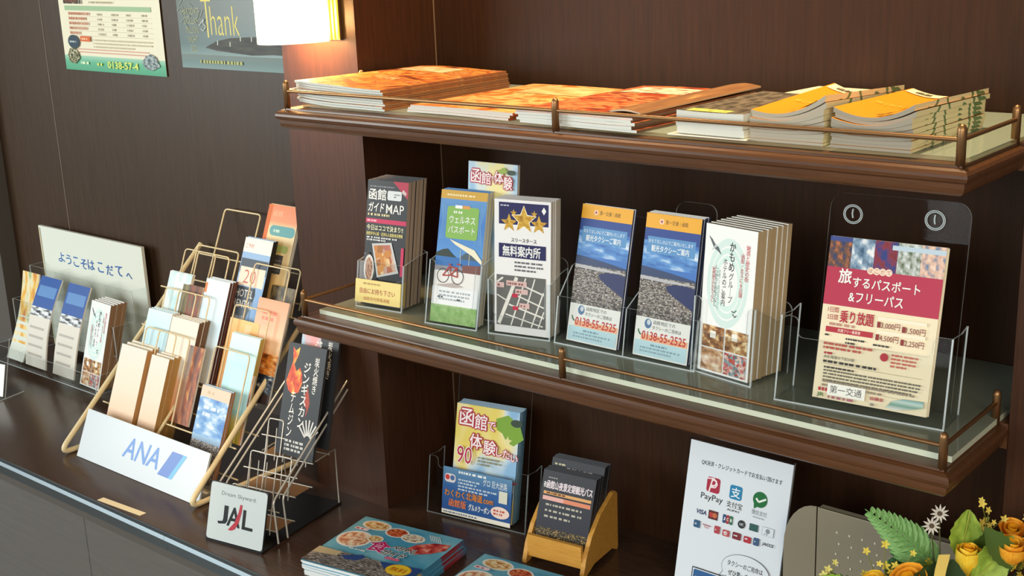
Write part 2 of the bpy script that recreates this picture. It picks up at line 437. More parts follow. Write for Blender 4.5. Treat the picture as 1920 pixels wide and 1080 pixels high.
def poster_thanks():
    b = B(); w, h = .42, .594
    b.box(0, w, 0, .0006, 0, h, G('chalk_board', [(0, '7d9492'), (.05, '7d9492'), (.09, '647878'), (.2, '6c7470'), (1, '56605e')], True, .25))
    b.rect(0, 0, w, .030, G('chalk_foot', [(0, '7c9494'), (.5, '6f8684'), (1, '75807c')]))
    b.poly([(.09, .046), (.13, .060), (.18, .068), (.26, .072), (w, .075), (w, .034), (.32, .036), (.25, .033), (.18, .037), (.13, .040)], N('chalk_ship', [(.35, '2f302c'), (.65, '4c4a40')], 5))
    y = P('e2d26a', .4); wt = P('c9cfc0', .4)
    b.T('T', .088, .068, .035, .085, y, -.012); b.T('hank', .117, .073, .098, .062, y, -.012)
    b.T('You', .15, .19, .14, .08, y, -.008)
    for x, yy in ((.135, .052), (.178, .050), (.215, .062), (.252, .062)): b.line([(x, yy), (x+.001, yy+.010)], .003, wt)
    rnd = random.Random(4)
    for r, (st, ww) in enumerate((('2022', .022), ('NIGHT', .034), ('MILLION', .044), ('DOLLAR', .05), ('HAKODATE', .062))):
        b.T(st, .050-ww/2+.004*r*0, .036+r*.020, ww, .015, P('b3b58e', .4), -.008)
    for k in range(46):
        x = rnd.uniform(.008, .085); yy = rnd.uniform(.10, .22); b.line([(x, yy), (x+rnd.uniform(-.014, .014), yy+rnd.uniform(-.014, .02))], .0014, P('93a08e', .4))
    b.line([(.078, .093), (.098, .108), (.092, .098), (.102, .092), (.092, .082), (.084, .086)], .0016, wt)
    b.small(.07, .012, .22, 1, .02, P('aeb070'), .007, dash=1.5)
    o = b.build('poster', None, (-.784, YW-.0014, .354), (0, 0, 0))
    tag(o, 'grey chalkboard style thank-you poster partly behind the wall lamp', 'poster')
poster_thanks()

# ------------------------------------------------------------------ leaflets
def place(o, loc, rot, lean):
    o.matrix_world = Matrix.Translation(loc) @ Matrix.Rotation(R(rot), 4, 'Z') @ Matrix.Rotation(-R(lean), 4, 'X')
    return o
def sheet(w, h, t, cover, art=None, side=None, page=PAGE, right=None):
    b = B(); b.box(0, w, 0, t, 0, h, page, front=cover, right=right or page)
    if art: b.fr(); art(b, w, h)
    return b
def stack(name, label, blabel, cat, group, w, h, t, loc, rot, lean, cover, art, n=1, page=PAGE, right=None, jit=.0012, pitch=None, dl=0.):
    """a front copy with its cover and the copies filed behind it"""
    o = place(sheet(w, h, t, cover, art, page=page, right=right).build(name), loc, rot, lean); tag(o, label, cat, group if n > 1 else None)
    if n > 1:
        back = Vector((-math.sin(R(rot)), math.cos(R(rot)), 0)); rx = Vector((math.cos(R(rot)), math.sin(R(rot)), 0))
        me = None; pt = pitch or t*1.06
        rnd = random.Random(len(label)*7+n)
        for k in range(1, n):
            if me is None:
                c = sheet(w, h, t, cover, page=page, right=right).build(name); me = c
            else:
                c = me.copy(); COL.objects.link(c)
            tag(c, blabel, cat, group)
            place(c, Vector(loc)+back*(pt*k/math.cos(R(lean)))+rx*rnd.uniform(-jit, jit), rot, lean+dl*k)
    return o

SKY = N('print_sky', [(.35, '2f62b0'), (.52, '5f97d6'), (.62, 'b9d4ee'), (.72, 'f4f6f8')], 2.4, 5, sx=1, sy=1.6)
TOWN = N('print_town', [(0, '201c1e'), (.3, '4a4340'), (.48, '7c7470'), (.6, 'b4aca4'), (.75, '54463e'), (1, 'f0ece6')], 34, kind='cells', sx=1, sy=1.3)
SEA = P('232c5e'); HILL = P('33446a')

# -- black guide map booklets
def art_guide(b, w, h):
    wt = P('f4f2ee'); pk = P('c92a5a'); yl = P('f0e08a')
    b.poly([(w*.62, h), (w, h), (w, h*.865)], P('b52b48')); b.T('無料', .073, .1955, .010, .0065, wt, .02, rot=-38)
    b.small(.006, .2015, .055, 1, .004, P('8c8c90'), .0022)
    b.T('函館', .004, .180, .037, .0185, wt, .03); b.rrect(.044, .181, .030, .016, .003, P('dfe3e4'))
    b.small(.058, .190, .013, 2, .004, P('555a60'), .0018)
    b.T('ガイド', .004, .160, .034, .0155, wt, .03, shear=.15); b.T('MAP', .0425, .1585, .038, .0155, wt, .005)
    b.small(.004, .153, .074, 1, .004, P('e8d8a8'), .0036, dash=1.4)
    b.rect(0, .1405, w, .0075, pk); b.small(.003, .1428, .034, 1, .004, P('f0b8c8'), .003)
    b.T('今日はココで決まり!!', .003, .128, .078, .0095, P('f6f0c8'), .02)
    b.T('函館市中心部・近郊の人気飲食店情報', .003, .1195, .078, .006, yl, .015)
    b.small(.004, .1145, .068, 2, .0042, P('dcdcdc'), .0026)
    b.poly([(.016, .105), (.058, .110), (.076, .060), (.030, .048)], P('c9cacb'))
    b.poly([(.020, .102), (.055, .106), (.070, .063), (.033, .052)], N('print_dishes', [(0, '7a3a1c'), (.35, 'd08a3c'), (.5, 'f0d6a0'), (.7, 'b0503a'), (1, 'e8e0c8')], 5, kind='cells'))
    b.poly([(.0, .03), (.0, .088), (.012, .09), (.022, .07), (.03, .045), (.045, .035), (.087, .05), (.087, .02), (0, .02)], N('print_bowl', [(.4, '221c1c'), (.55, '4a4a52'), (.7, '9fa4ae')], 4))
    b.ell(.012, .062, .011, .024, P('ddd8d2')); b.ell(.012, .062, .008, .019, N('print_ramen', [(.4, '8a4a30'), (.6, 'd8b090')], 6))
    b.rect(w-.008, .055, .006, .048, P('c92a5a'))
    b.rect(0, 0, w, .02, P('2a2426'))
stack('guide_booklet', 'black city guide map booklet in front of its pack, pink corner flash', 'black guide map booklet filed behind the front copy, pink spine', 'booklet',
      'black guide map booklets on the lower shelf', .087, .213, .0048, (.0735, -.096, ZG+.003), 7, 10.5, BLACK, art_guide, 10, P('cfc4b8', .55), P('c4ae9c', .5))

# -- wellness passport
def art_well(b, w, h):
    b.rect(0, .0, w, h, G('well_sky', [(0, '8fc0e6'), (.45, '5f9bd8'), (.75, '3b79c4'), (1, '6b9fd0')]))
    b.rect(0, h-.014, w, .014, P('d0a33c')); b.small(.012, h-.009, .07, 1, .004, P('f2e0b0'), .0028)
    for k in range(5):
        b.line([(.004+.004*k, .135), (.007+.003*k, .165), (.004+.003*k, .19)], .0006, P('8fc0e6'))
        b.line([(w-.005-.003*k, .13), (w-.009-.002*k, .16), (w-.004-.003*k, .19)], .0006, P('8fc0e6'))
    b.rrect(.015, .137, .062, .052, .005, P('86b552')); b.rect(.03, .186, .014, .005, WHITE); b.rect(.045, .186, .014, .005, P('e09a4a'))
    b.small(.028, .178, .034, 1, .005, WHITE, .0035, dash=1.2)
    b.T('ウェルネス', .021, .162, .050, .012, WHITE, .012); b.T('パスポート', .020, .146, .052, .012, WHITE, .012)
    b.rect(0, .085, w, .022, P('2f6fb4')); b.poly([(0, .107), (0, .112), (.012, .118), (.022, .12), (.032, .112), (.04, .107)], P('26342c'))
    b.poly([(.05, .11), (.058, .116), (.07, .114), (.088, .108), (.088, .105), (.05, .105)], P('4a5c68'))
    b.poly([(.024, .136), (.075, .122), (w, .106), (w, .100), (.07, .113), (.036, .128)], P('efe6cc')); b.line([(.05, .085), (.048, .12)], .001, P('c9c2b0')); b.line([(.066, .085), (.066, .115)], .001, P('c9c2b0'))
    b.rect(0, .083, w, .009, P('8c8c96')); b.poly([(w*.6, .096), (w, .098), (w, .066), (w*.6, .068)], P('7a4a44'))
    b.rect(0, .05, w, .034, P('eae7e4'))
    for x in (.018, .047):
        for k in range(14):
            a0, a1 = R(k*360/14), R((k+1)*360/14)
            b.line([(x+.0115*math.cos(a0), .076+.0115*math.sin(a0)), (x+.0115*math.cos(a1), .076+.0115*math.sin(a1))], .0012, P('2a2428'))
    for p in ([(.018, .076), (.030, .092), (.045, .090), (.047, .076)], [(.018, .076), (.034, .078), (.045, .091)], [(.030, .092), (.034, .078), (.047, .076)], [(.028, .095), (.033, .095)], [(.044, .097), (.052, .096)]): b.line(p, .0022, P('a8342c'))
    b.poly([(.006, .060), (.03, .057), (.06, .061), (.04, .066)], P('b9aca8'))
    b.rect(0, .028, w, .030, P('eceef0')); b.small(.014, .049, .062, 3, .006, P('a4acb4'), .003)
    b.small(.012, .040, .014, 1, .004, P('50565c'), .003); b.small(.05, .038, .014, 1, .004, P('50565c'), .003)
    b.rect(0, 0, w, .029, N('well_grass', [(.35, '84b060'), (.65, 'a9cc86')], 7, sy=.3))
stack('leaflet', 'blue wellness passport leaflet with green title block, second pack from left on shelf', 'blue passport leaflet filed behind the green-titled front copy', 'leaflet',
      'blue passport leaflets on the lower shelf', .0905, .2145, .0045, (.2437, -.104, ZG+.003), 7, 13.5, P('4d86c4'), art_well, 4, PAGE2)

# -- 90 leaflets (also one on the shelf behind)
def art_ninety(b, w, h):
    b.rect(0, 0, w, h, N('ninety_bg', [(.36, 'e9d46a'), (.47, 'f1e3a0'), (.53, 'cfe0e6'), (.64, '8fbbe0')], 1.7, 2, seed=2.6))
    rd = P('b3203a'); wt = P('fbeff0')
    b.poly([(.085, .19), (.11, .2), (.135, .185), (.145, .16), (.125, .145), (.11, .15), (.1, .165), (.088, .17)], P('7fa83a'))
    b.star(.112, .152, .010, P('e9e0a0')); b.ell(.128, .187, .012, .007, P('3a4a3c'))
    for s, x, y, a, c in (('函', .008, .168, .030, .032), ('館', .041, .165, .026, .028), ('で', .069, .166, .017, .017), ('体', .034, .128, .026, .028), ('験', .064, .122, .026, .026), ('し', .092, .122, .012, .017), ('た', .106, .121, .015, .016), ('い', .124, .117, .014, .013)):
        b.TO(s, x, y, a, c, wt, rd, .09, .02)
    b.TO('90', .010, .098, .032, .032, rd, wt, .05, .0)
    b.small(.055, .112, .05, 3, .006, P('8a8460'), .003); b.small(.012, .082, .12, 3, .006, P('8c8a6a'), .0034)
    b.poly([(.1, .078), (.12, .086), (.142, .078), (.12, .07)], P('b0405a'))
    b.rect(0, 0, w, .060, P('3c6db0'))
peek = stack('leaflet', 'pale blue leaflet with red outlined title peeking above the wellness leaflets', '', 'leaflet', None, .099, .212, .006, (.2715, -.045, ZG+.045), 3, 6, P('a9c6dc'),
      lambda b, w, h: (b.rect(0, 0, w, h, N('peek_bg', [(.38, 'efe2a0'), (.5, 'cfdfe8'), (.62, '9cc4e4')], 1.8, 2)),
       [b.TO(s, x, y, a, c, P('fbeff0'), P('b3203a'), .09, .02) for s, x, y, a, c in (('函', .006, .178, .020, .022), ('館', .028, .177, .019, .019), ('で', .046, .181, .010, .010), ('体', .055, .180, .018, .020), ('験', .074, .172, .017, .020))],
       b.ell(.088, .199, .008, .004, P('3a4a3c')), b.poly([(.06, .2), (.075, .207), (.082, .2), (.07, .195)], P('9ab04a'))), 1)

# -- three stars map leaflet
def art_stars(b, w, h):
    nv = P('2b2a5c'); 
    b.rect(.008, .172, w-.012, .034, nv); b.small(.011, .200, .02, 1, .004, P('c9c9dc'), .002)
    b.poly([(w-.016, .196), (w-.012, .202), (w-.008, .196), (w-.012, .190)], WHITE)
    gold = N('print_gold', [(.3, '8a5a14'), (.5, 'e0b44a'), (.7, 'b07a20')], 3)
    for x, y, r in ((.026, .174, .015), (.078, .174, .015), (.034, .190, .006), (.07, .190, .006)): b.star(x, y, r, gold)
    b.star(.052, .180, .023, P('fff8e0'), .46); b.star(.052, .180, .0215, gold)
    b.T('スリースタース', .030, .145, .044, .0065, P('2a2a30'), .02)
    b.rect(.008, .120, w-.016, .022, nv); b.T('無料案内所', .015, .1225, .066, .0165, WHITE, .03)
    b.small(.036, .112, .05, 3, .006, P('6a6a70'), .0028)
    b.rect(.004, .012, w-.012, .080, P('6a6a68'))
    x0, y0, x1, y1 = .004, .012, w-.008, .092
    def seg(a, c, wd):
        b.line([a, c], wd, P('e4e2dc'))
    seg((.008, .014), (.04, .090), .006)
    for p, q_, wd in (((.02, .03), (.086, .016), .0022), ((.026, .046), (.088, .030), .0026), ((.032, .064), (.088, .046), .0022), ((.038, .082), (.088, .066), .0026), ((.03, .013), (.056, .090), .0024), ((.048, .013), (.072, .09), .0022), ((.066, .013), (.087, .07), .0024), ((.078, .013), (.088, .04), .002), ((.005, .06), (.022, .052), .002), ((.005, .08), (.016, .088), .003)): seg(p, q_, wd)
    for x, y in ((.032, .058), (.033, .038)): b.rect(x, y, .010, .006, P('c0304a'))
    for x, y, a in ((.022, .076, .036), (.038, .064, .022), (.045, .042, .018), (.004, .072, .014)): b.rect(x, y, a, .008, P('d8b8b4')); b.small(x+.002, y+.002, a-.004, 1, .004, P('8a5a58'), .003)
stack('leaflet', 'white leaflet with gold stars and grey street map, third pack from left on shelf', 'white street map leaflet filed behind the gold star front copy', 'leaflet',
      'white street map leaflets on the lower shelf', .0985, .2105, .0045, (.3690, -.089, ZG+.003), 11, 4.5, P('efeff0'), art_stars, 7, P('dcd6ca', .6))

# -- sightseeing taxi leaflets
def art_taxi(b, w, h):
    b.rect(0, h-.022, w, .022, P('f0ae2c')); b.ell(.027, h-.011, .004, .004, P('f6d8c0')); b.star(.027, h-.011, .003, P('b02020'))
    b.T('第一交通｜函館', .034, h-.0145, .038, .007, P('4a3a20'), .01)
    b.rect(0, .06, w, h-.082, P('3f74c0')); b.rect(0, .132, w, .056, SKY); b.rect(0, .170, w, .018, P('2a4690'))
    b.rect(.006, .152, w-.012, .024, P('5b93c8'))
    b.T('おもてなしの心でご案内いたします', .008, .1665, w-.018, .006, P('eef4fa'), .008)
    b.T('観光タクシーご案内', .014, .1545, w-.030, .0095, P('f6fafc'), .015)
    b.poly([(0, .125), (0, .132), (.02, .130), (.05, .127), (w, .121), (w, .112), (0, .118)], HILL)
    b.rect(0, .056, w, .062, TOWN)
    b.poly([(0, .118), (.03, .117), (.06, .116), (w, .114), (w, .113), (.05, .112), (0, .113)], P('b8b8bc'))
    b.poly([(.045, .107), (.058, .111), (.08, .112), (w, .110), (w, .078), (.082, .084), (.064, .092), (.050, .100)], SEA)
    b.rect(0, 0, w, .058, P('f2f2ee'))
    b.ell(.022, .049, .0062, .0072, P('5b7ca8')); b.ell(.023, .051, .0032, .004, P('d8dfe8'))
    b.T('函館地区での', .031, .0495, .038, .006, P('3a3a3c'), .01); b.T('タクシーのご用命は', .030, .0415, .050, .006, P('3a3a3c'), .01)
    b.line([(.006, .039), (.007, .035), (.011, .031)], .0022, P('2a6a3a'))
    b.rect(.012, .024, w-.014, .009, P('f3b48c')); b.T('0138-55-2525', .013, .0255, w-.018, .0125, P('c8282e'), .012)
    b.rect(.002, .002, w-.004, .0215, P('bfe0ea')); b.small(.03, .017, .036, 1, .005, P('7f9fb0'), .0028); b.small(.012, .012, .07, 2, .005, P('8fb0c0'), .0026)
for lab, loc, rot, le in (('left blue sightseeing taxi leaflet under a yellow header, fourth pack on shelf', (.4900, -.0605, ZG+.003), -.9, 13.5), ('right blue sightseeing taxi leaflet under a yellow header, beside white gull leaflets', (.6135, -.0610, ZG+.003), -1.2, 11)):
    side = lab.split()[0]
    stack('leaflet', lab, 'taxi leaflet filed behind the %s sightseeing taxi front copy' % side, 'leaflet', '%s pack of taxi leaflets on the lower shelf' % side, .0945, .2095, .0035 if side == 'left' else .005, loc, rot, le, P('f2f2ee'), art_taxi, 2 if side == 'left' else 4, P('39436a', .5), None)

# -- gull hotel leaflets
def art_gull(b, w, h):
    for k, (rx, c) in enumerate(((.036, 'd6eae6'), (.030, 'f4f6f4'), (.0285, 'd2ebe4'), (.024, 'f4f6f4'), (.0225, 'd8efe8'), (.018, 'f4f6f4'))): b.ell(.043, .130, rx, rx*1.75, P(c))
    b.poly([(.006, .192), (.012, .188), (.018, .181), (.024, .178), (.030, .168), (.022, .173), (.016, .176)], P('5a6068')); b.poly([(.012, .172), (.019, .182), (.022, .179)], P('c0c6c8'))
    ink = P('23242a'); rd = P('c8464e')
    b.T('かもめ', .044, .148, .010, .040, ink, .02, vert=True); b.T('グループ', .0455, .104, .008, .042, ink, .0, vert=True)
    b.T('ホテルのご案内', .034, .098, .0075, .066, ink, .0, vert=True)
    b.T('魅惑と歴史の街', .072, .138, .007, .05, rd, .01, vert=True); b.T('函館・北斗に8店舗', .064, .115, .006, .06, rd, .01, vert=True)
    b.T('新規誕生のおもてなし', .016, .100, .006, .05, rd, .01, vert=True); b.T('しっかりとおもてなし', .021, .095, .006, .058, P('5a5a60'), .0, vert=True); b.T('全館にて素泊まりから', .027, .092, .004, .056, P('8ab0a8'), .0, vert=True)
    b.line([(.054, .094), (.058, .092), (.062, .096)], .001, ink); b.line([(.056, .090), (.060, .086), (.063, .089)], .001, ink)
    ims = [N('print_room', [(.35, '5a3420'), (.5, 'a06a3a'), (.62, 'e8c890')], 3.2), N('print_hall', [(.35, '6a4022'), (.5, 'b88850'), (.64, 'f4e4b8')], 3.5, seed=4), N('print_bath', [(.35, '8a5a38'), (.5, 'c8986a'), (.65, 'e8d8c0')], 3, seed=8), N('print_meal', [(0, '5a3040'), (.3, 'c04a3c'), (.5, 'e8dcd0'), (.7, '8ca0a8'), (1, '3a2c30')], 9, kind='cells')]
    for k, m in enumerate(ims): b.rect(.006+(k % 2)*.041, .036-(k//2)*.033, .038, .031, m)
    for k, (x, y) in enumerate(((.02, .05), (.058, .053))): b.rect(x, y, .010, .010, P('f2eee4'))
stack('leaflet', 'white hotel leaflet with a flying gull and four photos, fifth pack on shelf', 'hotel leaflet filed behind the white gull front copy', 'leaflet',
      'white gull hotel leaflets on the lower shelf', .0893, .2085, .009, (.7256, -.0632, ZG+.003), -9, 5.3, P('f4f6f4'), art_gull, 7, P('d6c4a8', .6), P('cdb48e', .6), pitch=.0105)

# -- pass flyer
def art_pass(b, w, h):
    rd = P('b52c3c'); mg = P('b8304e'); ink = P('3a3634')
    b.rect(0, 0, w, h, P('f0e4c4'))
    ims = [N('pic_fall', [(.35, '2a3a6a'), (.5, '6a4a3a'), (.65, 'c0704a')], 4), N('pic_lake', [(.35, '3a5a7a'), (.5, '8aa6c0'), (.62, 'eef2f4')], 2.5), N('pic_roof', [(.4, '2a3a80'), (.55, '8a2a34'), (.7, '6a2030')], 2.6), N('pic_street', [(.35, '5a6a4a'), (.5, 'b0b8b0'), (.65, 'dfe6ea')], 4.5), N('pic_cherry', [(.35, '6a86a8'), (.5, 'e0b8a4'), (.65, 'f4dccc')], 4)]
    for k, m in enumerate(ims): b.rect(w*k/5, .168, w/5, .042, m)
    b.rect(0, .204, w*.2, .006, P('3a4a8c')); b.rect(w*.55, .2, w*.45, .006, P('c0d4e4'))
    b.rect(0, .122, w, .049, mg)
    for k, s in enumerate('はこだて'): b.ell(.057+k*.0078, .171, .0046, .0046, P('f2d8c4')); b.T(s, .0546+k*.0078, .1686, .0048, .0048, P('a05a4a'))
    b.T('旅', .017, .1515, .0165, .018, WHITE, .035); b.T('するパスポート', .036, .148, .086, .0135, WHITE, .02)
    b.T('&フリーパス', .033, .129, .070, .0135, WHITE, .02)
    b.T('1日間', .008, .1125, .014, .0068, rd, .01); b.T('2日間', .008, .103, .014, .0068, rd, .01); b.T('乗り放題', .025, .101, .044, .016, rd, .03)
    b.small(.012, .096, .05, 1, .004, P('c09080'), .0034, fill=.3); b.rect(.008, .087, .062, .007, rd); b.T('共通フリー乗車券', .024, .0884, .030, .0044, P('f4dcd0'), .02)
    for x, y, a, s in ((.074, .1005, .028, '3,000円'), (.106, .0985, .028, '1,500円'), (.074, .0845, .028, '4,500円'), (.106, .0825, .028, '2,250円')):
        b.T(s, x+.005, y, a-.004, .0085, P('8c3030'), .0); b.rect(x, y+.001, .0042, .0075, P('8c3030'))
    for y in (.111, .094): b.rect(.074, y, .062, .0045, P('f7eed6'))
    b.small(.008, .082, .014, 1, .004, ink, .0022); b.small(.036, .080, .028, 2, .005, ink, .0022); b.small(.072, .078, .046, 1, .005, ink, .0022)
    b.small(.008, .0705, .066, 2, .0052, P('c05a4c'), .003); b.ell(.088, .0655, .0052, .0052, rd); b.small(.097, .0685, .034, 4, .0046, P('c86a5c'), .0024)
    b.small(.010, .0585, .012, 1, .004, rd, .0026); b.T('JR北海道の下記の駅', .010, .0525, .041, .0048, ink, .01); b.small(.010, .0475, .126, 1, .004, ink, .003, fill=.4)
    b.rect(.010, .0455, .128, .0004, P('b8a888')); b.small(.012, .0405, .05, 1, .004, ink, .0022)
    b.small(.012, .0365, .126, 4, .0042, P('6a6458'), .0020); b.small(.012, .022, .12, 2, .0048, P('9a8a78'), .0024); b.rect(.010, .0165, .128, .0003, P('c8b898'))
    b.small(.008, .0105, .02, 1, .005, rd, .0042, dash=1.2); b.T('協議会', .076, .0095, .018, .0046, rd, .02)
    b.rect(.020, .0065, .050, .0155, P('fbfaf4')); b.T('第一交通', .0235, .0095, .042, .0100, P('18181a'), .0)
    b.T('JR', .007, .0018, .0095, .0062, P('4a7a34'), .01); b.small(.022, .0025, .05, 1, .004, P('b06a80'), .003, fill=.4); b.small(.078, .0025, .01, 1, .004, P('8a8a88'), .003)
    b.poly([(.098, .0035), (.104, .0125), (.118, .0175), (w-.004, .0185), (w-.004, .0105), (.125, .0055), (.11, .0025)], G('pic_train', [(0, 'dfe6e2'), (.4, '6f9a8c'), (.7, 'b8cfc8'), (1, '5f9aa0')]))
stack('flyer', 'cream and magenta rail pass flyer in the big clear holder at shelf right end', 'cream pass flyer filed behind the magenta titled front copy', 'flyer', 'rail pass flyers in the big clear holder',
      .148, .2085, .0016, (.9190, -.0945, ZG+.0115), 4.3, 13.2, P('f0e4c4'), art_pass, 5, P('f2ead2', .6), jit=.002)

# ------------------------------------------------------------------ clear brochure holders
def panel(b, pts, y0, y1, m=ACR, e=ACRE):
    """sheet outlined in x, z; thickness from y0 to y1"""
    n = len(pts)
    b.face([(x, y0, z) for x, z in pts], m); b.face([(x, y1, z) for x, z in reversed(pts)], m)
    for i in range(n):
        j = (i+1) % n; p, q = pts[i], pts[j]
        b.face([(p[0], y0, p[1]), (p[0], y1, p[1]), (q[0], y1, q[1]), (q[0], y0, q[1])], e)
def rounded(x0, x1, z0, z1, r, n=5):
    pts = [(x0, z0), (x1, z0)]
    for cx, a0 in ((x1-r, 0), (x0+r, 90)):
        for k in range(n+1): a = R(a0+90*k/n); pts.append((cx+r*math.cos(a), z1-r+r*math.sin(a)))
    return pts
def side_panel(b, pts, x0, x1, m=ACR, e=ACRE):
    n = len(pts)
    b.face([(x0, y, z) for y, z in pts], m); b.face([(x1, y, z) for y, z in reversed(pts)], m)
    for i in range(n):
        j = (i+1) % n; p, q = pts[i], pts[j]
        b.face([(x0, p[0], p[1]), (x1, p[0], p[1]), (x1, q[0], q[1]), (x0, q[0], q[1])], e)
def ucut(w, hl, hc, wing, r=.008):
    """front pane: tall wings at both ends, low lip in the middle"""
    a = [(0, 0), (w, 0), (w, hl)]
    for k in range(5): t = R(90*k/4); a.append((w-wing+r-r*math.sin(t)*1.0 if k else w-wing+r, hl-r+r*math.cos(t)))
    for k in range(5): t = R(90*k/4); a.append((w-wing-r+r*math.cos(t), hc+r-r*math.sin(t)))
    for k in range(5): t = R(90*k/4); a.append((wing+r-r*math.sin(t), hc+r-r*math.cos(t)))
    for k in range(5): t = R(90*k/4); a.append((wing-r+r*math.cos(t), hl-r+r*math.sin(t)))
    a.append((0, hl)); return a
def holder(label, loc, rz, w, d, hf, hs, back, t=.0022, wing=None, hl=None, holes=None, lean=0., e=ACRE, badge=None):
    """d: pocket depth, hf: front lip, hs: side height at back, back: outline (x0, x1, height, corner radius)"""
    th = thing('brochure_holder', label, 'holder', loc, rz)
    ln = math.tan(R(lean))
    def shear(b): b.warp(lambda x, y, z: (x, y+max(z, 0)*ln, z))
    b = B(); panel(b, ucut(w, hl, hf, wing) if wing else [(0, 0), (w, 0), (w, hf), (0, hf)], 0, t, ACR, e); shear(b); b.build('front_panel', th)
    for x in (0, w-t):
        b = B(); side_panel(b, [(0, 0), (d, 0), (d, hs), (d*.6, hs*.97), (.004, (hl or hf)), (0, (hl or hf))], x, x+t, ACR, e); shear(b); b.build('side_panel', th)
    b = B(); b.box(0, w, 0, d, 0, t, ACR, front=e); b.build('base_panel', th)
    b = B(); panel(b, rounded(back[0], back[1], 0, back[2], back[3]), d-t, d, ACR, e); shear(b)
    if holes:
        for hx, hz in holes:
            for rr in (.0125, .0105):
                pts = [(hx+rr*math.cos(2*math.pi*k/24), d-t-.0012+hz*ln, hz+rr*math.sin(2*math.pi*k/24)) for k in range(25)]
                b.tube(pts, .0007, ACRE, 5, False)
            b.tube([(hx, d-t-.001+hz*ln, hz-.005), (hx-.001, d-t-.001+hz*ln, hz+.001), (hx, d-t-.001+hz*ln, hz+.007)], .0011, ACRE, 5)
    b.build('back_panel', th)
    if badge: badge(th, shear)
    return th
def guide_badge(th, shear):
    b = B(); b.box(-.001, .096, -.0012, -.0002, .009, .048, P('efd98a', .4)); b.box(.096, .0967, -.0012, .012, .009, .048, P('e6cc78', .4))
    b.fr((0, -.0012, 0)); 
    b.T('自由にお持ち下さい', .009, .0245, .076, .0095, P('a8342c'), .012); b.small(.016, .040, .05, 1, .004, P('b89a58'), .003); b.T('函館市内情報満載', .018, .0135, .056, .0062, P('c07a48'), .01)
    shear(b); b.build('label_band', th)
holder('clear holder with yellow label band around the black guide maps', (.0685, -.107, ZG), 7, .100, .066, .078, .088, (.0, .100, .09, .01), lean=10, badge=guide_badge)
holder('clear pocket holding the blue wellness leaflets', (.2385, -.113, ZG), 7, .103, .05, .030, .112, (0, .103, .12, .012), lean=13, wing=.012, hl=.102)
holder('clear pocket holding the white gold star map leaflets', (.3625, -.098, ZG), 11, .110, .062, .030, .10, (0, .110, .115, .012), lean=4, wing=.010, hl=.088)
th = holder('wide clear holder with two pockets around the taxi leaflets', (.4790, -.078, ZG), 1, .248, .052, .072, .115, (.165, .233, .222, .016), lean=10)
b = B(); side_panel(b, [(.002, 0), (.05, 0), (.05, .1), (.002, .07)], .124, .126); b.warp(lambda x, y, z: (x, y+z*math.tan(R(10)), z)); b.build('divider', th)
b = B(); panel(b, rounded(.03, .15, 0, .192, .012), .05, .052); b.warp(lambda x, y, z: (x, y+z*math.tan(R(10)), z)); b.build('back_panel', th)
holder('clear pocket holding the white gull hotel leaflets', (.7165, -.068, ZG), -9, .108, .082, .060, .085, (0, .108, .1, .012), lean=5, wing=.014, hl=.108)
holder('large clear holder with two keyholes around the rail pass flyers', (.8700, -.1065, ZG), 5, .222, .062, .086, .112, (.030, .212, .262, .020), lean=10, wing=.024, hl=.112, holes=[(.062, .236), (.168, .238)])
# acrylic riser that carries the leaflet behind the wellness pack
holder('small clear back pocket behind the wellness leaflets', (.2680, -.050, ZG), 3, .106, .022, .05, .06, (0, .106, .198, .01), lean=5)
peek.location.z += 0.0

# ------------------------------------------------------------------ magazines on the upper shelf
FAN = N('mag_orange_photo', [(.3, '6a2a14'), (.42, 'c0642c'), (.5, 'e89a48'), (.58, 'a8502a'), (.7, 'f0c07a')], 3.4, 5, sx=1, sy=2.2, dist=1.2)
RED = N('mag_red_photo', [(.3, '5a1e12'), (.45, 'b04824'), (.55, 'd8804a'), (.65, '8a3a22')], 3.6, 5, sx=1, sy=2.4, dist=1.4, seed=3)
def mags(name, label, blabel, group, w, h, t, loc, rot, n, cover, spine, art=None, sag=None, jit=.003, pitch=None, page=PAGE, skew=0.):
    """a pile lying flat: loc is the front left corner on the glass"""
    rnd = random.Random(n*31+int(w*1000)); pt = pitch or t*1.05; low = None
    for k in range(n):
        topmost = k == n-1
        if topmost or low is None or sag:
            b = B(); b.slab(w, t, h, page, cover, spine, 14, 6)
            if topmost and art: b.fr(); art(b, w, h)
            if sag:
                kk = k/max(1, n-1); kp = max(0, k-1)/max(1, n-1)
                b.warp(lambda x, y, z: (x, y-sag(x/w, z/h, kk)+max(0, y)/t*.9*max(0, sag(x/w, z/h, kk)-sag(x/w, z/h, kp)), z))
            o = b.build(name)
            if not topmost and low is None: low = o
        else:
            o = low.copy(); COL.objects.link(o)
        j = Vector((rnd.uniform(-jit, jit)+skew*k, rnd.uniform(-jit, jit)*.7, 0))
        place(o, Vector(loc)+j+Vector((0, 0, t+pt*k+.0003)), rot+rnd.uniform(-.5, .5), 90)
        tag(o, label if topmost else blabel, 'magazine', group if n > 1 else None)
def wave1(u, v, k): return .0016*math.sin(u*5)*k+.0012*k+.0045*max(0, 1-u*2.2)**2*(1-v)
def art_m1(b, w, h):
    b.sub = (14, 6); b.rect(0, 0, w, h, FAN); b.lay += 16; b.rect(.02, h*.72, w*.55, h*.2, N('mag_pale', [(.4, 'e8b070'), (.6, 'f6dcb0')], 4)); b.sub = (1, 1)
mags('magazine', 'orange travel magazine topping the tall stack at upper shelf left end', 'orange travel magazine inside the tall stack at upper shelf left end', 'tall stack of orange travel magazines', .205, .290, .0030, (.026, -.158, ZT), -1.5, 9, FAN, P('a87850', .45), art_m1, wave1, page=P('cdd3cc', .6), skew=-.0012, pitch=.0036)
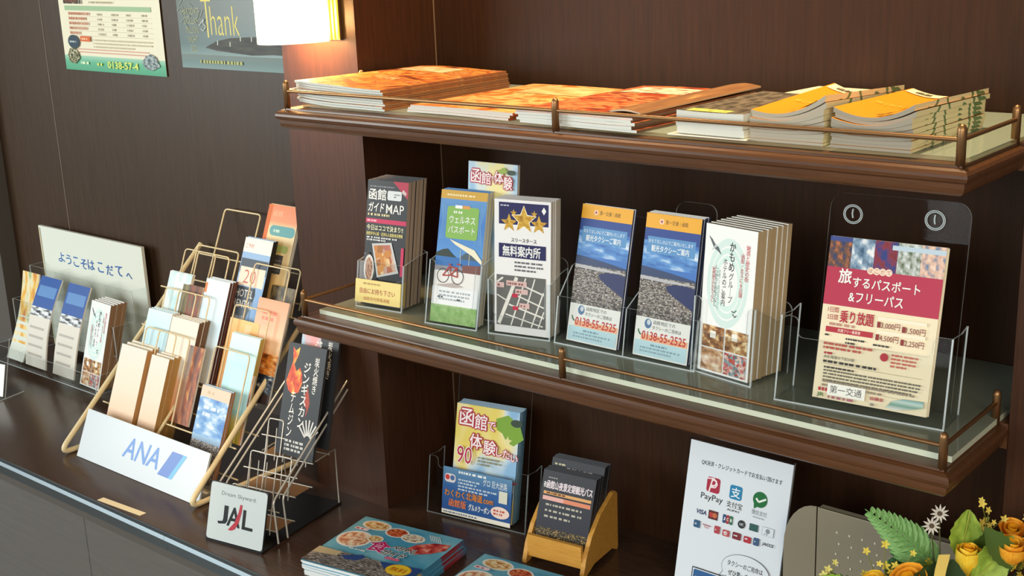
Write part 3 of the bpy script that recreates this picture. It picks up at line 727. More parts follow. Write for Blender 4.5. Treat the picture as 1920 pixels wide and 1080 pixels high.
def art_m2(b, w, h):
    b.sub = (14, 6); b.rect(0, 0, w, h, N('mag_fan2', [(.3, '8a3a18'), (.45, 'd87a34'), (.55, 'f0b870'), (.7, 'c85a28')], 3, 5, sx=1, sy=2, dist=1, seed=6)); b.lay += 16; b.rect(w*.25, h*.62, w*.7, h*.3, N('mag_fan3', [(.4, 'c8a060'), (.6, 'e8cc90')], 3)); b.sub = (1, 1)
mags('magazine', 'orange magazine topping the short pile next to the tall stack', 'orange magazine under the short pile next to the tall stack', 'short pile of orange magazines', .205, .290, .0034, (.268, -.152, ZT), -1, 3, FAN, P('a0481f', .45), art_m2, lambda u, v, k: .0006*math.sin(u*4)+.0008*k, page=P('d9d3c8', .6), skew=.002)
def art_m3(b, w, h):
    b.sub = (14, 6); b.rect(0, 0, w, h, RED); b.lay += 16; b.rect(w*.1, h*.7, w*.6, h*.22, N('mag_lines', [(.4, '8a3018'), (.5, 'e8c8a0'), (.6, 'f2e0c8')], 5, sy=4)); b.lay += 8; b.rect(w*.72, 0, w*.28, h, N('mag_brown', [(.4, '5a3420'), (.6, '7a4a2c')], 3)); b.sub = (1, 1)
def sag3(u, v, k): return .0022*k*math.sin(u*3.1)+.0018*max(0, u-.8)/.2*math.sin(k*3.1)
mags('magazine', 'red-brown folk art magazine topping the stack behind the middle post', 'red-brown magazine inside the stack behind the middle post', 'stack of red-brown magazines', .205, .292, .0036, (.494, -.160, ZT), -3.5, 5, RED, P('5a4232', .45), art_m3, sag3, page=P('d6dad2', .6), skew=-.001)
mags('leaflet', 'long folded brown leaflet along the right edge of the red-brown stack', '', None, .052, .286, .0022, (.640, -.148, ZT+.0205), -3, 1, N('mag_fold', [(.35, '7a5236'), (.6, '94683f'), (.72, 'c09a5c')], 3), P('b08a68', .5), None, lambda u, v, k: .004*v+.003*math.sin(u*3.1), page=P('d8c8b0', .6))
# small thick booklets
mags('booklet', 'dark photo booklet topping the small white-edged pile in shelf middle', 'thick booklet in the small white-edged pile in shelf middle', 'small white-edged booklets', .098, .21, .0095, (.752, -.157, ZT+.0022), -2, 3, N('booklet_rock', [(.4, '4a4238'), (.6, '7a6c5a')], 9), P('d8dcd8', .5),
     lambda b, w, h: (b.rect(w*.1, h*.02, w*.62, h*.1, N('booklet_leaf', [(.4, '9aa84a'), (.6, 'e0d878')], 5)),), lambda u, v, k: -.001*math.sin(u*3.14)*k, page=P('cfd2ca', .6), jit=.0015)
mags('booklet', 'single cream sheet lying under the white-edged booklet pile', '', None, .115, .20, .0012, (.744, -.163, ZT), -1, 1, P('efe8d4'), P('efe8d4'))
mags('booklet', 'pale booklet pile lying behind the white-edged booklets', '', None, .11, .10, .024, (.765, .09, ZT), -6, 1, P('efe0b8'), P('e8d8b0'))
def art_or(b, w, h):
    b.lay += 24; b.sub = (8, 1)
    b.rect(w*.03, h*.87, w*.46, h*.12, P('f2e2b8')); b.lay += 12; b.sub = (1, 1); b.T('函館', w*.14, h*.895, w*.2, h*.06, P('3a2c18'), .02)
    yl = P('f4d060'); b.T('KAI', w*.50, h*.50, w*.24, h*.09, yl, -.01); b.T('はこだて', w*.12, h*.40, w*.32, h*.045, yl, 0)
    b.lay += 10; b.sub = (12, 1); b.rect(w*.50, h*.03, w*.36, h*.05, P('5a3c16')); b.rect(w*.58, h*.07, w*.18, h*.05, P('5a3c16')); b.sub = (1, 1)
SPI = N('mag_spine', [(.0, 'f2e6b4'), (.46, 'f2e6b4'), (.5, '6f8a5c'), (.57, 'f4e8ba')], 4.5, 1, sx=1, sy=.05, interp='CONSTANT')
def sago(u, v, k): k = k**1.3; return k*((.007+.009*v)*(1-u)**3+(.029-.011*v)*u**2.6)
def sago2(u, v, k): k = k**1.3; return k*((.016-.002*v)*(1-u)**2.6+(.024-.005*v)*u**2.6)
mags('magazine', 'orange covered magazine topping the left sagging stack', 'grey-edged magazine in the left sagging orange stack', 'left sagging stack of orange magazines', .098, .212, .0033, (.858, -.156, ZT), -1, 9, P('e8921e'), SPI, art_or, sago, page=P('aaa493', .6), jit=.002, pitch=.0034)
mags('magazine', 'orange covered magazine topping the right sagging stack by the corner post', 'grey-edged magazine in the right sagging orange stack', 'right sagging stack of orange magazines', .098, .212, .0033, (.966, -.157, ZT), -1, 9, P('e8921e'), SPI, art_or, sago2, page=P('989384', .6), jit=.003, pitch=.0034)

# ------------------------------------------------------------------ wire rack with the blue airline logo
def ana_rack():
    t = thing('brochure_rack', 'cream wire brochure rack with white front board and blue airline lettering', 'rack', (-.770, -.228, CZ))
    wd, ny, dz = .466, .06, .074
    # side frames: foot on the counter, round front bend, slope up to the back
    for x in (.004, wd-.004):
        b = B(); b.tube(bend_path([(x, .26, .006), (x, -.01, .006), (x, .41, .385)], .034, 7), .0058, CREAM, 10); b.build('side_frame', t)
    b = B(); b.tube([(.232, .05, .03), (.232, .40, .375)], .0035, CREAM, 8); b.build('middle_strut', t)
    y0, z0 = .066, .014
    for k in range(5):
        y, z = y0+ny*k, z0+dz*k
        b = B(); b.tube([(.0, y-.012, z), (wd, y-.012, z)], .0018, CREAM, 6); b.build('cross_wire', t)
        b = B(); b.tube([(.0, y+.045, z+.008), (wd, y+.045, z+.008)], .0018, CREAM, 6); b.build('cross_wire', t)
        if k == 4:
            b = B(); b.tube([(.0, .396, .366), (wd, .396, .366)], .0018, CREAM, 6); b.build('cross_wire', t)
        if k > 0:
            for x, w in ((.098, .108), (.145, .108), (.338, .112)):
                if k == 4 and x < .3: continue
                hh = .172 if k < 4 else .092; s = math.tan(R(22))
                b = B(); b.tube(bend_path([(x, y-.013, z), (x, y-.013+hh*s, z+hh), (x+w, y-.013+hh*s, z+hh), (x+w, y-.013, z)], .010), .0016, CREAM, 6); b.build('guard_loop', t)
        for x, w in ((.078, .145), (.108, .125), (.30, .125)):
            if (k, x) not in ((3, .078), (4, .108), (4, .30)): continue
            hh = .168; s = math.tan(R(24))
            b = B(); b.tube(bend_path([(x, y+.03, z), (x, y+.03+hh*s, z+hh), (x+w, y+.03+hh*s, z+hh), (x+w, y+.03, z)], .010), .0020, CREAM, 6); b.build('back_loop', t)
    # front board
    b = B(); bw, bh, bt = .428, .104, .004
    b.box(0, bw, 0, bt, 0, bh, P('c4ccd1', .22)); b.fr()
    bl = P('5b8bd0', .3)
    b.T('ANA', .155, .036, .122, .042, bl, .03, shear=.25)
    b.poly([(.282, .028), (.322, .028), (.354, .082), (.314, .082)], P('4f78c4', .3)); b.poly([(.318, .028), (.330, .028), (.362, .082), (.350, .082)], P('5fb0e4', .3))
    o = b.build('front_board', t, (.032, .016, .001), (-R(24), 0, 0))
    b = B(); b.box(.03, .44, .018, .10, .001, .004, P('d8d4c8', .4)); b.build('base_plate', t)
ana_rack()
def rk(k, up=0.): return (-.228+.066+.06*k, CZ+.014+.074*k+.002+up)
def rleaf(label, k, x, w, h, cover, art=None, n=1, t=.004, blabel='', group=None, lean=22, rot=0, up=0., page=PAGE, right=None, dy=0.):
    y, z = rk(k, up)
    stack('leaflet', label, blabel, 'leaflet', group, w, h, t, (x, y+dy, z), rot, lean, cover, art, n, page, right)
PEACH = G('peach_fade', [(0, 'e8b48c'), (.25, 'f0c8a4'), (.6, 'f0dcc4'), (1, 'e2e0d2')])  # printed fade with the light on the cover painted into it
rleaf('thick cream to peach booklet, left of two behind the airline board', 0, -.722, .094, .222, PEACH, None, 3, .012, 'peach booklet behind the left thick one on the rack bottom tier', 'left peach booklets on the bottom tier', page=P('d8bb88'), right=P('c09060'))
rleaf('narrow cream to peach booklet, right of two behind the airline board', 0, -.610, .062, .218, PEACH, None, 5, .010, 'tan-edged booklet behind the narrow peach front copy', 'right peach booklets on the bottom tier', page=P('d6b784'), right=P('b08a50'))
def art_blue(b, w, h):
    b.rect(0, 0, w, h, G('blue_fade', [(0, 'd6b090'), (.35, 'a8d0e4'), (.75, 'bfe0ea'), (1, 'd8ecee')])); b.small(.03, h*.72, .04, 1, .01, P('7fb8d0'), .03, dash=.6); b.rect(.03, h*.42, .045, .012, P('4a4a4c'))
rleaf('pale blue leaflet on second tier, left half of the wire rack', 1, -.694, .086, .218, P('c8e2ea'), art_blue, 3, .006, 'pale blue leaflet behind the second tier front copy', 'pale blue leaflets on the second tier')
rleaf('cream booklet with peach foot on second tier beside the pale blue leaflet', 1, -.606, .094, .214, G('cream_fade', [(0, 'd88a58'), (.4, 'e8b890'), (.5, 'efe6d4'), (1, 'ece6d4')]), None, 4, .006, 'brown-edged booklet behind the cream front copy on second tier', 'cream booklets on the second tier', page=P('8a6a48'), right=P('6a4a30'))
rleaf('turquoise white leaflet on third tier, far left of the wire rack', 2, -.686, .080, .216, N('ana_turq', [(.4, 'bfe0e4'), (.55, 'eef0ee'), (.66, '8fc4cc')], 2.4), lambda b, w, h: b.rect(w*.7, 0, w*.3, h*.9, N('ana_turq2', [(.4, '5a5838'), (.6, '8a7a50')], 5)), 2, .004, 'leaflet behind the turquoise white front copy', 'turquoise leaflets on the third tier')
rleaf('dark red edged leaflet between turquoise and sky blue ones on third tier', 2, -.612, .05, .196, N('ana_mix', [(.3, '2a3a1c'), (.5, '8a3a24'), (.7, '5a6a3a')], 4), None, 1, .004)
rleaf('sky blue and white leaflet on third tier, right of the turquoise one', 2, -.556, .080, .218, G('skyw', [(0, 'f0f4f6'), (.5, 'cfe6f2'), (1, 'dff0f6')]), lambda b, w, h: b.rect(0, h*.86, w*.1, h*.1, P('d8803a')), 3, .006, 'brown-sided leaflet behind the sky blue and white copy', 'sky blue leaflets on the third tier', right=P('5a3428'), page=P('8a4a34'))
def art_city(b, w, h):
    b.rect(0, h*.86, w, h*.14, P('f0cfb4')); b.small(.02, h*.92, .05, 1, .01, P('d8b48c'), .006, dash=2)
    b.rect(0, h*.30, w, h*.58, N('city_sky', [(.35, '4f86cc'), (.5, '86b4e2'), (.6, 'cfe2f2'), (.7, 'f4f6f8')], 2.6, 5, sx=1, sy=2.4)); b.rect(0, h*.38, w, h*.10, G('city_haze', [(0, '5a6a86'), (1, '9cc0e0')])); b.rect(0, 0, w, h*.42, TOWN); b.small(w*.2, h*.76, w*.6, 2, .014, P('dfeaf4'), .007)
rleaf('blue sky and town leaflet on the bottom tier beside the diagonal strut', 0, -.424, .092, .190, P('9cc0e0'), art_city, 2, .005, 'leaflet behind the blue sky and town copy', 'sky and town leaflets on the bottom tier', right=P('b07a50'))
def art_lb(b, w, h):
    b.rect(0, 0, w, h, G('lb_fade', [(0, 'c8b23c'), (.2, 'dccc80'), (.28, 'a8dce8'), (1, 'd8f2ee')])); b.rrect(w*.25, h*.3, w*.6, h*.55, .004, P('c4ecf2')); b.rect(0, 0, w*.3, h*.45, P('c0b050'))
rleaf('light blue and yellow leaflet on second tier, right half of the wire rack', 1, -.402, .090, .214, P('bfe6ea'), art_lb, 2, .005, 'leaflet behind the light blue and yellow copy', 'light blue leaflets on the second tier', page=P('c8b060'))
def art_gold(b, w, h):
    b.rect(0, 0, w, h, G('gold_fade', [(0, 'c87a1c'), (.6, 'd8982c'), (1, 'f0c47a')])); b.ell(w*.35, h*.75, .012, .008, P('8a4a14')); b.rect(w*.55, h*.5, w*.2, h*.45, P('f0c890'))
rleaf('golden brown leaflet on third tier behind the light blue one', 2, -.452, .094, .150, P('d8982c'), art_gold)
def art_peach(b, w, h):
    b.rect(0, 0, w, h, G('peach2', [(0, '3a2c28'), (.25, '4a3a34'), (.4, 'e09a50'), (.55, 'f4d0a8'), (.8, 'f2b894'), (1, 'f0a47c')])); b.rect(0, h*.28, w, h*.2, N('peach_food', [(.3, '5a2c18'), (.5, 'd8802c'), (.65, 'f0c88a')], 4)); b.rect(0, h*.1, w, h*.18, N('peach_dark', [(.4, '1c2430'), (.55, '4a5a6a'), (.66, 'd8dcdc')], 4)); b.small(.02, h*.85, .05, 2, .012, P('e8886a'), .007)
rleaf('peach topped food leaflet on third tier at the right edge of the wire rack', 2, -.378, .094, .208, P('f0b090'), art_peach, up=-.004)
rleaf('dark food photo leaflet on second tier below the peach topped one', 1, -.338, .03, .14, N('food_dark', [(.35, '201a1a'), (.5, 'c0602c'), (.62, 'e8a850')], 4), None)
def art_hotel(b, w, h):
    b.rect(0, 0, w, h, P('8fb4dc')); b.rect(0, h*.86, w, h*.14, P('f0ece0')); b.T('ご予約', .006, h*.90, .026, .010, P('c8463c'), .01)
    b.rect(w*.02, h*.66, w*.96, h*.14, P('3f4a58')); b.rect(w*.05, h*.54, w*.9, h*.18, P('f2dcc8')); b.T('20', w*.22, h*.565, w*.42, h*.13, P('c05a44'), -.01)
    b.poly([(0, 0), (w, 0), (w*.72, h*.53), (0, h*.53)], P('46505c'))
    b.poly([(w*.45, 0), (w, 0), (w, h*.53), (w*.8, h*.53)], P('7fa8d8'))
    b.T('HOTEL', w*.06, h*.43, w*.62, .016, P('f0f0ec'), .0); b.T('RENTAL', w*.05, h*.33, w*.7, .016, P('f0f0ec'), .0); b.T('ホテル&レンタル', w*.05, h*.22, w*.5, .008, P('d8dce0'), .01)
rleaf('blue and grey hotel rental leaflet on fourth tier of the wire rack', 3, -.488, .090, .220, P('8fb4dc'), art_hotel, 2, .006, 'dark-sided leaflet behind the hotel rental copy', 'hotel rental leaflets on the fourth tier', right=P('2a2420'), up=.010)
def art_orange(b, w, h):
    b.rect(0, 0, w, h, G('or_fade', [(0, 'e8c884'), (.5, 'f0d8a4'), (.78, 'f0d4a0'), (.84, 'f09a6c'), (1, 'ee8a5c')])); b.poly([(0, 0), (.008, 0), (.014, h), (0, h)], P('d8691c'))
    b.rrect(.018, h*.70, w-.02, .022, .010, P('5fa0a4')); b.small(.03, h*.735, .04, 1, .01, P('bfd8c8'), .006); b.rrect(.018, h*.545, w-.03, .016, .008, P('b4c47c'))
    b.rect(.042, h*.34, .036, .040, P('4a4a50')); b.small(.044, h*.46, .032, 5, .007, P('8a8c90'), .003); b.T('函館', .02, h*.89, .03, .012, P('f8c8a0'), .01); b.small(.015, h*.62, .05, 1, .01, P('b0a070'), .005)
rleaf('tall orange edged leaflet on the top tier of the wire rack against the wall', 4, -.474, .100, .218, P('f0d4a0'), art_orange, 2, .004, 'leaflet behind the tall orange edged copy', 'orange edged leaflets on the top tier')
rleaf('dark patterned leaflet low on the top tier below the orange edged one', 3, -.400, .07, .135, N('ana_dk', [(.4, '3a3428'), (.6, '7a6a48')], 6), None, dy=.02)
rleaf('dark orange photo booklet on second tier beside the diagonal strut', 1, -.528, .05, .165, N('ana_dk2', [(.35, '4a1c10'), (.55, 'a8582a'), (.68, 'd89a50')], 4), None)

# ------------------------------------------------------------------ small steel rack with black base
def jal_rack():
    t = thing('brochure_rack', 'small steel wire brochure rack on black base with silver name plate', 'rack', (-.1805, -.2900, CZ), 10)
    w = .133
    b = B(); b.prism([(0, 0), (w, 0), (w, .232), (0, .232)], 'z', .0005, .004, P('1c1b1c', .28)); b.build('base', t)
    b = B(); b.box(-.001, w+.001, -.0005, .0025, 0, .106, P('26282a', .4)); b.rrect(0, .001, w, .104, .006, P('c9d2d2', .28)); b.fr((0, -.0008, 0))
    ink = P('1a1c1e', .3)
    b.rrect(0, .001, w, .104, .006, P('c9d2d2', .28))
    b.T('Dream Skyward.', .027, .082, .082, .0095, P('3a4042', .3), -.005)
    b.T('J', .024, .032, .022, .034, ink, .03); b.T('A', .046, .032, .030, .034, ink, .03); b.T('L', .082, .032, .024, .034, ink, .03)
    b.poly([(.066, .028), (.074, .042), (.078, .062), (.078, .074), (.073, .074), (.071, .060), (.064, .040), (.050, .024), (.058, .024)], P('b53444', .3)); 
    o = b.build('name_plate', t, (0, .002, .004), (-R(17), 0, 0))
    r = .0019
    for x in (w+.006, .003):
        b = B(); b.tube(bend_path([(x, .040, .005), (x, .036, .088), (x, .305, .262), (x, .322, .256), (x, .062, .086), (x, .066, .005)], .010), r, CHROME, 8); b.build('side_wire', t)
    for k in range(3):
        y, z = .050+.057*k, .022+.044*k
        b = B(); b.box(.006, w-.006, y, y+.045, z-.001, z, P('8a6a4c', .4)); b.build('tier_floor', t)
        b = B()
        for yy, zz in ((y-.002, z), (y-.002+.010, z+.034), (y+.047, z)): b.tube([(.002, yy, zz), (w-.002, yy, zz)], .0013, CHROME, 6)
        b.build('cross_wire', t)
        for x in (.016, .036, .056, .092, .112):
            b = B(); b.tube([(x, y-.002, z-.01), (x, y+.014, z+.05)], .0011, CHROME, 6); b.build('guard_wire', t)
        for x, ww in ((.016, .036), (.080, .034)):
            b = B(); hh = .066; s = math.tan(R(18)); b.tube(bend_path([(x, y-.004, z), (x, y-.004+hh*s, z+hh), (x+ww, y-.004+hh*s, z+hh), (x+ww, y-.004, z)], .006), .0013, CHROME, 6); b.build('guard_loop', t)
    for x in (.002, w-.002):
        b = B(); b.tube([(x, .228, .004), (x, .228, .115), (x, .17, .112)], .0013, CHROME, 6); b.build('back_leg', t)
jal_rack()
def art_bbq(b, w, h):
    wt = P('f2f0ea')
    fl = N('bbq_flame', [(.35, 'b0280c'), (.48, 'e8561c'), (.58, 'f59a2c'), (.7, 'f8d060')], 3.2, 4, dist=.8)
    b.poly([(.012, .205), (.020, .198), (.030, .206), (.028, .19), (.020, .172), (.028, .16), (.036, .168), (.044, .155), (.046, .140), (.040, .122), (.026, .115), (.012, .122), (.004, .138), (.010, .158), (.016, .178)], fl)
    b.poly([(.062, .135), (.068, .12), (.072, .105), (.068, .088), (.064, .078), (.066, .095), (.058, .1), (.056, .115)], P('b03a24'))
    b.T('炭火焼き', .072, .125, .012, .068, wt, .02, vert=True); b.T('ジンギスカン', .047, .058, .016, .122, wt, .03, vert=True); b.T('テムジン', .022, .036, .013, .084, wt, .02, vert=True)
    for k in range(7):
        a = R(35+k*18); b.line([(.078+.008*math.cos(a), .036+.010*math.sin(a)), (.078+.030*math.cos(a), .036+.040*math.sin(a))], .0035, P('d8d6d0'))
    b.small(.022, .026, .05, 3, .008, P('c9c9c4'), .0045)
stack('leaflet', 'black barbecue leaflet with orange flames standing in the small steel rack', '', 'leaflet', None, .098, .212, .006, (-.172, -.121, -.3165), 4, 17, P('24262a'), art_bbq, 1, P('3a3a3c'))
def art_bbq2(b, w, h):
    b.poly([(0, h*.6), (0, h), (w*.5, h), (w*.62, h*.6)], N('bbq_pink', [(.4, 'e0a0a0'), (.6, 'a8d0e4')], 2)); b.T('炭火焼き', w*.72, h*.62, .012, .07, P('f2f0ea'), .02, vert=True); b.T('ジ', w*.38, h*.84, .018, .02, P('f2f0ea'), .02)
stack('leaflet', 'pink and black leaflet behind the flame leaflet, half under the shelf', '', 'leaflet', None, .098, .212, .005, (-.166, -.086, -.3020), 3, 15, P('2a2c30'), art_bbq2, 1, P('3a3a3c'))

# ------------------------------------------------------------------ white welcome display with clear tiers
def welcome():
    t = thing('brochure_display', 'white welcome board with three clear stepped pockets by the left wall', 'display', (-1.452, -.005, CZ))
    w = .468
    b = B(); b.box(-.010, w-.006, .172, .180, .02, .350, P('e3e6da', .3)); b.fr((0, .172, 0))
    s = P('3a6ab0', .4)
    for ch, x, dy in zip('ようこそはこだてへ', (.06, .098, .132, .166, .2, .246, .284, .326, .372), (0, -.002, -.003, -.004, -.002, -.002, -.004, 0, 0)): b.T(ch, x+.012, .262+dy, .024 if ch in 'うこへ' else .030, .026 if ch != 'へ' else .014, s, .02)
    b.rect(-.008, .02, .006, .325, P('cfc4a4')); b.build('sign_board', t)
    tiers = [(.000, .022, .068), (.066, .100, .175), (.126, .17, .252)]
    for k, (y, z0, z1) in enumerate(tiers):
        b = B(); b.box(0, w, y, y+.002, z0, z1, ACR, top=ACRE, right=ACRE, left=ACRE); b.build('front_panel', t)
        b = B(); b.box(0, w, y, y+.06, z0, z0+.002, ACR, front=ACRE); b.build('shelf_panel', t)
        for x in (.118, .234, .35):
            b = B(); b.box(x, x+.0018, y+.002, y+.055, z0+.002, z1-.002, ACR, front=ACD); b.build('divider', t)
    for x in (0, w-.002):
        b = B(); side_panel(b, [(0, .022), (.17, .022), (.17, .252), (.126, .252), (.126, .175), (.066, .175), (.066, .068), (0, .068)], x, x+.002); b.build('side_panel', t)
    for x in (.07, w-.15):
        b = B(); b.prism([(.01, 0), (.012, .022), (.15, .022), (.15, 0)], 'x', x, x+.003, ACR, ACR); b.build('foot', t)
welcome()
def curl(name, label, x, w, cover, art, amt, group=None):
    """a leaflet slumped into its pocket: bowed forwards"""
    b = B(); b.slab(w, .004, .232, PAGE, cover, PAGE, 2, 12); b.fr(); b.sub = (1, 12); art(b, w, .232); b.sub = (1, 1)
    b.warp(lambda X, Y, Z: (X+amt*.25*math.sin(Z/.232*3.14), Y-amt*math.sin(Z/.232*3.14)+.0, Z))
    o = place(b.build('leaflet'), (x, .016, CZ+.027), 0, 20); tag(o, label, 'leaflet'); return o
def art_wt(b, w, h):
    b.rect(0, 0, w, h*.56, P('ded8cc')); b.rect(0, h*.56, w, h*.1, N('w_white', [(.4, '20242c'), (.55, 'e8ecee')], 3)); b.rect(0, h*.66, w, h*.34, P('2f58a0')); b.rect(w*.08, h*.78, w*.84, h*.12, P('5f8cc4'))
    for r in range(4): b.rect(w*.1, h*(.12+.1*r), w*.7, .006, P('b8b2a8'))
def art_wf(b, w, h):
    b.rect(0, 0, w, h, N('w_flower', [(.3, 'c0484a'), (.45, 'e8b84a'), (.55, 'e8e0c0'), (.7, '8aa85a')], 3.2)); b.rect(0, 0, w, h*.5, P('d8dcd0'))
curl('leaflet', 'flowery leaflet in far left pocket of the welcome display', -1.440, .080, P('e8e0c0'), art_wf, -.012)
curl('leaflet', 'slumped blue-topped leaflet, left of two in the welcome display', -1.345, .096, P('ded8cc'), art_wt, .016)
curl('leaflet', 'slumped blue-topped leaflet, right of two in the welcome display', -1.215, .096, P('ded8cc'), art_wt, .010)
stack('leaflet', 'white gull leaflet in right pocket of the welcome display', 'brown-edged leaflet behind the gull copy in the welcome display', 'leaflet', 'gull leaflets in the welcome display', .0893, .2085, .008, (-1.088, .014, CZ+.026), -3, 17, P('eceeec'), art_gull, 5, P('b09a80'), P('9a7a5c'))

# ------------------------------------------------------------------ things on the counter under the shelf
def badge_ninety(th, shear):
    b = B(); x0, w = .034, .150
    b.box(x0, x0+w, -.0014, -.0003, .006, .094, P('2f5f9c', .35)); b.fr((x0, -.0014, 0))
    wt = P('e8ecec'); og = P('e08a3c')
    b.rect(0, .006, w, .088, G('badge_blue', [(0, '234c8c'), (.6, '2f5f9c'), (1, '5f8cb0')])); b.rect(0, .006, w, .008, P('e8e4d8')); b.small(.004, .0085, .13, 1, .005, P('5a6a80'), .0025)
    b.small(.034, .086, .10, 1, .005, wt, .004); b.T('グロ 巨大迷路', .088, .072, .052, .013, wt, .01); b.small(.034, .073, .05, 2, .006, P('c0d0dc'), .003)
    b.rrect(.004, .066, .024, .016, .006, P('e0d8d8')); b.ell(.010, .075, .005, .005, P('c83c3c')); b.ell(.021, .075, .005, .005, P('4a6aa0'))
    b.small(.034, .061, .088, 2, .006, P('b8c8d8'), .0032)
    b.TO('わくわく北海道.com', .006, .040, .106, .014, og, P('6a3a14'), .03, .02); b.T('函館版', .016, .022, .038, .014, P('e0793c'), .03)
    b.T('グルメクーポン', .060, .022, .046, .012, wt, .03); b.ell(.128, .030, .020, .011, P('f0d8cc')); b.small(.114, .031, .028, 2, .006, P('c05040'), .0035)
    b.rect(.124, .048, .018, .022, P('d8d8c8')); 
    shear(b); b.build('label_card', th)
holder('clear wall holder with blue coupon card standing under the lower shelf', (.0690, .0345, CZ), 9, .216, .050, .088, .108, (.028, .188, .290, .02), lean=10, wing=.020, hl=.108, holes=[(.060, .262), (.155, .262)], e=ACD, badge=badge_ninety)
stack('leaflet', 'blue and yellow activity leaflet with red title in the coupon card holder', 'activity leaflet filed behind the red titled front copy', 'leaflet', 'activity leaflets in the coupon card holder', .134, .2085, .0042, (.112, .052, CZ+.004), 11, 13, P('9cc0dc'), art_ninety, 6, P('cfc4a0', .6), P('5f8cb0', .5))

def caddy():
    t = thing('leaflet_caddy', 'light wood leaflet caddy with curved sides under the lower shelf', 'caddy', (.343, -.013, CZ), 7.5)
    w, d, th = .122, .122, .008
    pts = [(0, 0), (.012, 0), (d*.30, .010), (d*.82, .010), (d-.004, 0), (d, .004), (d, .106), (d-.006, .112), (d-.014, .112), (.062, .090), (.030, .062), (.010, .032), (0, .006)]
    for x in (0, w-th):
        b = B(); b.prism(pts, 'x', x, x+th, MAPLE); b.build('side_panel', t)
    b = B(); b.box(th, w-th, .006, .013, .012, .052, MAPLE); b.build('front_board', t)
    b = B(); b.box(th, w-th, .013, d-.012, .012, .018, MAPLE); b.build('floor_board', t)
    b = B(); b.box(th, w-th, d-.012, d-.004, .012, .104, MAPLE); b.build('back_board', t)
caddy()
def art_night(b, w, h):
    b.rect(0, 0, w, h, G('night_fade', [(0, '3a342c'), (.25, '2c2c38'), (.5, '30323c'), (1, '3a3c42')]))
    b.T('夜', .004, h-.030, .005, .010, P('eeeef0'), .02); b.T('函館山夜景定期観光バス', .010, h-.031, w-.014, .014, P('f2e4ec'), .03); b.small(.012, h-.013, .03, 1, .004, P('a0a0a0'), .002)
    b.rect(.006, h-.041, w-.010, .005, P('e0a868')); b.small(.012, h-.040, .05, 1, .004, P('7a4a28'), .003); b.rect(.006, h-.051, w-.010, .007, P('e08a68')); b.rect(.006, h-.051, w*.4, .007, P('e8b0a8'))
    b.small(.014, h-.060, w-.03, 3, .010, P('b8b4a4'), .0034, fill=.4)
    b.rect(0, 0, w, .042, N('night_lights', [(0, '15151a'), (.5, '2c2820'), (.7, '5a4a2c'), (.9, 'e0b868')], 60, kind='cells', sx=1, sy=.7)); b.poly([(w*.3, .012), (w*.45, .03), (w*.58, .018), (w*.5, .008)], N('night_core', [(.3, '8a5a20'), (.6, 'f0c060')], 18, kind='cells'))
stack('leaflet', 'dark night view bus leaflet in front of the wooden caddy', 'dark leaflet filed behind the night view bus copy in the wooden caddy', 'leaflet', 'night view bus leaflets in the wooden caddy', .104, .140, .004, (.3505, .004, CZ+.0195), 7.5, 21, P('34363c'), art_night, 5, P('3c3e44'), P('2c2c34'))
stack('leaflet', 'dark leaflet standing taller in the rear of the wooden caddy', 'dark leaflet at the very back of the wooden caddy', 'leaflet', 'taller dark leaflets at the back of the caddy', .104, .152, .004, (.3470, .030, CZ+.0195), 7.5, 21, P('3c3e44'),
      lambda b, w, h: (b.small(.006, h-.012, .03, 1, .004, P('c8c0a0'), .003), b.T('函館山夜景', .03, h-.022, w*.5, .008, P('f0e8e8'), .03)), 5, P('44464c'), P('2c2c34'))

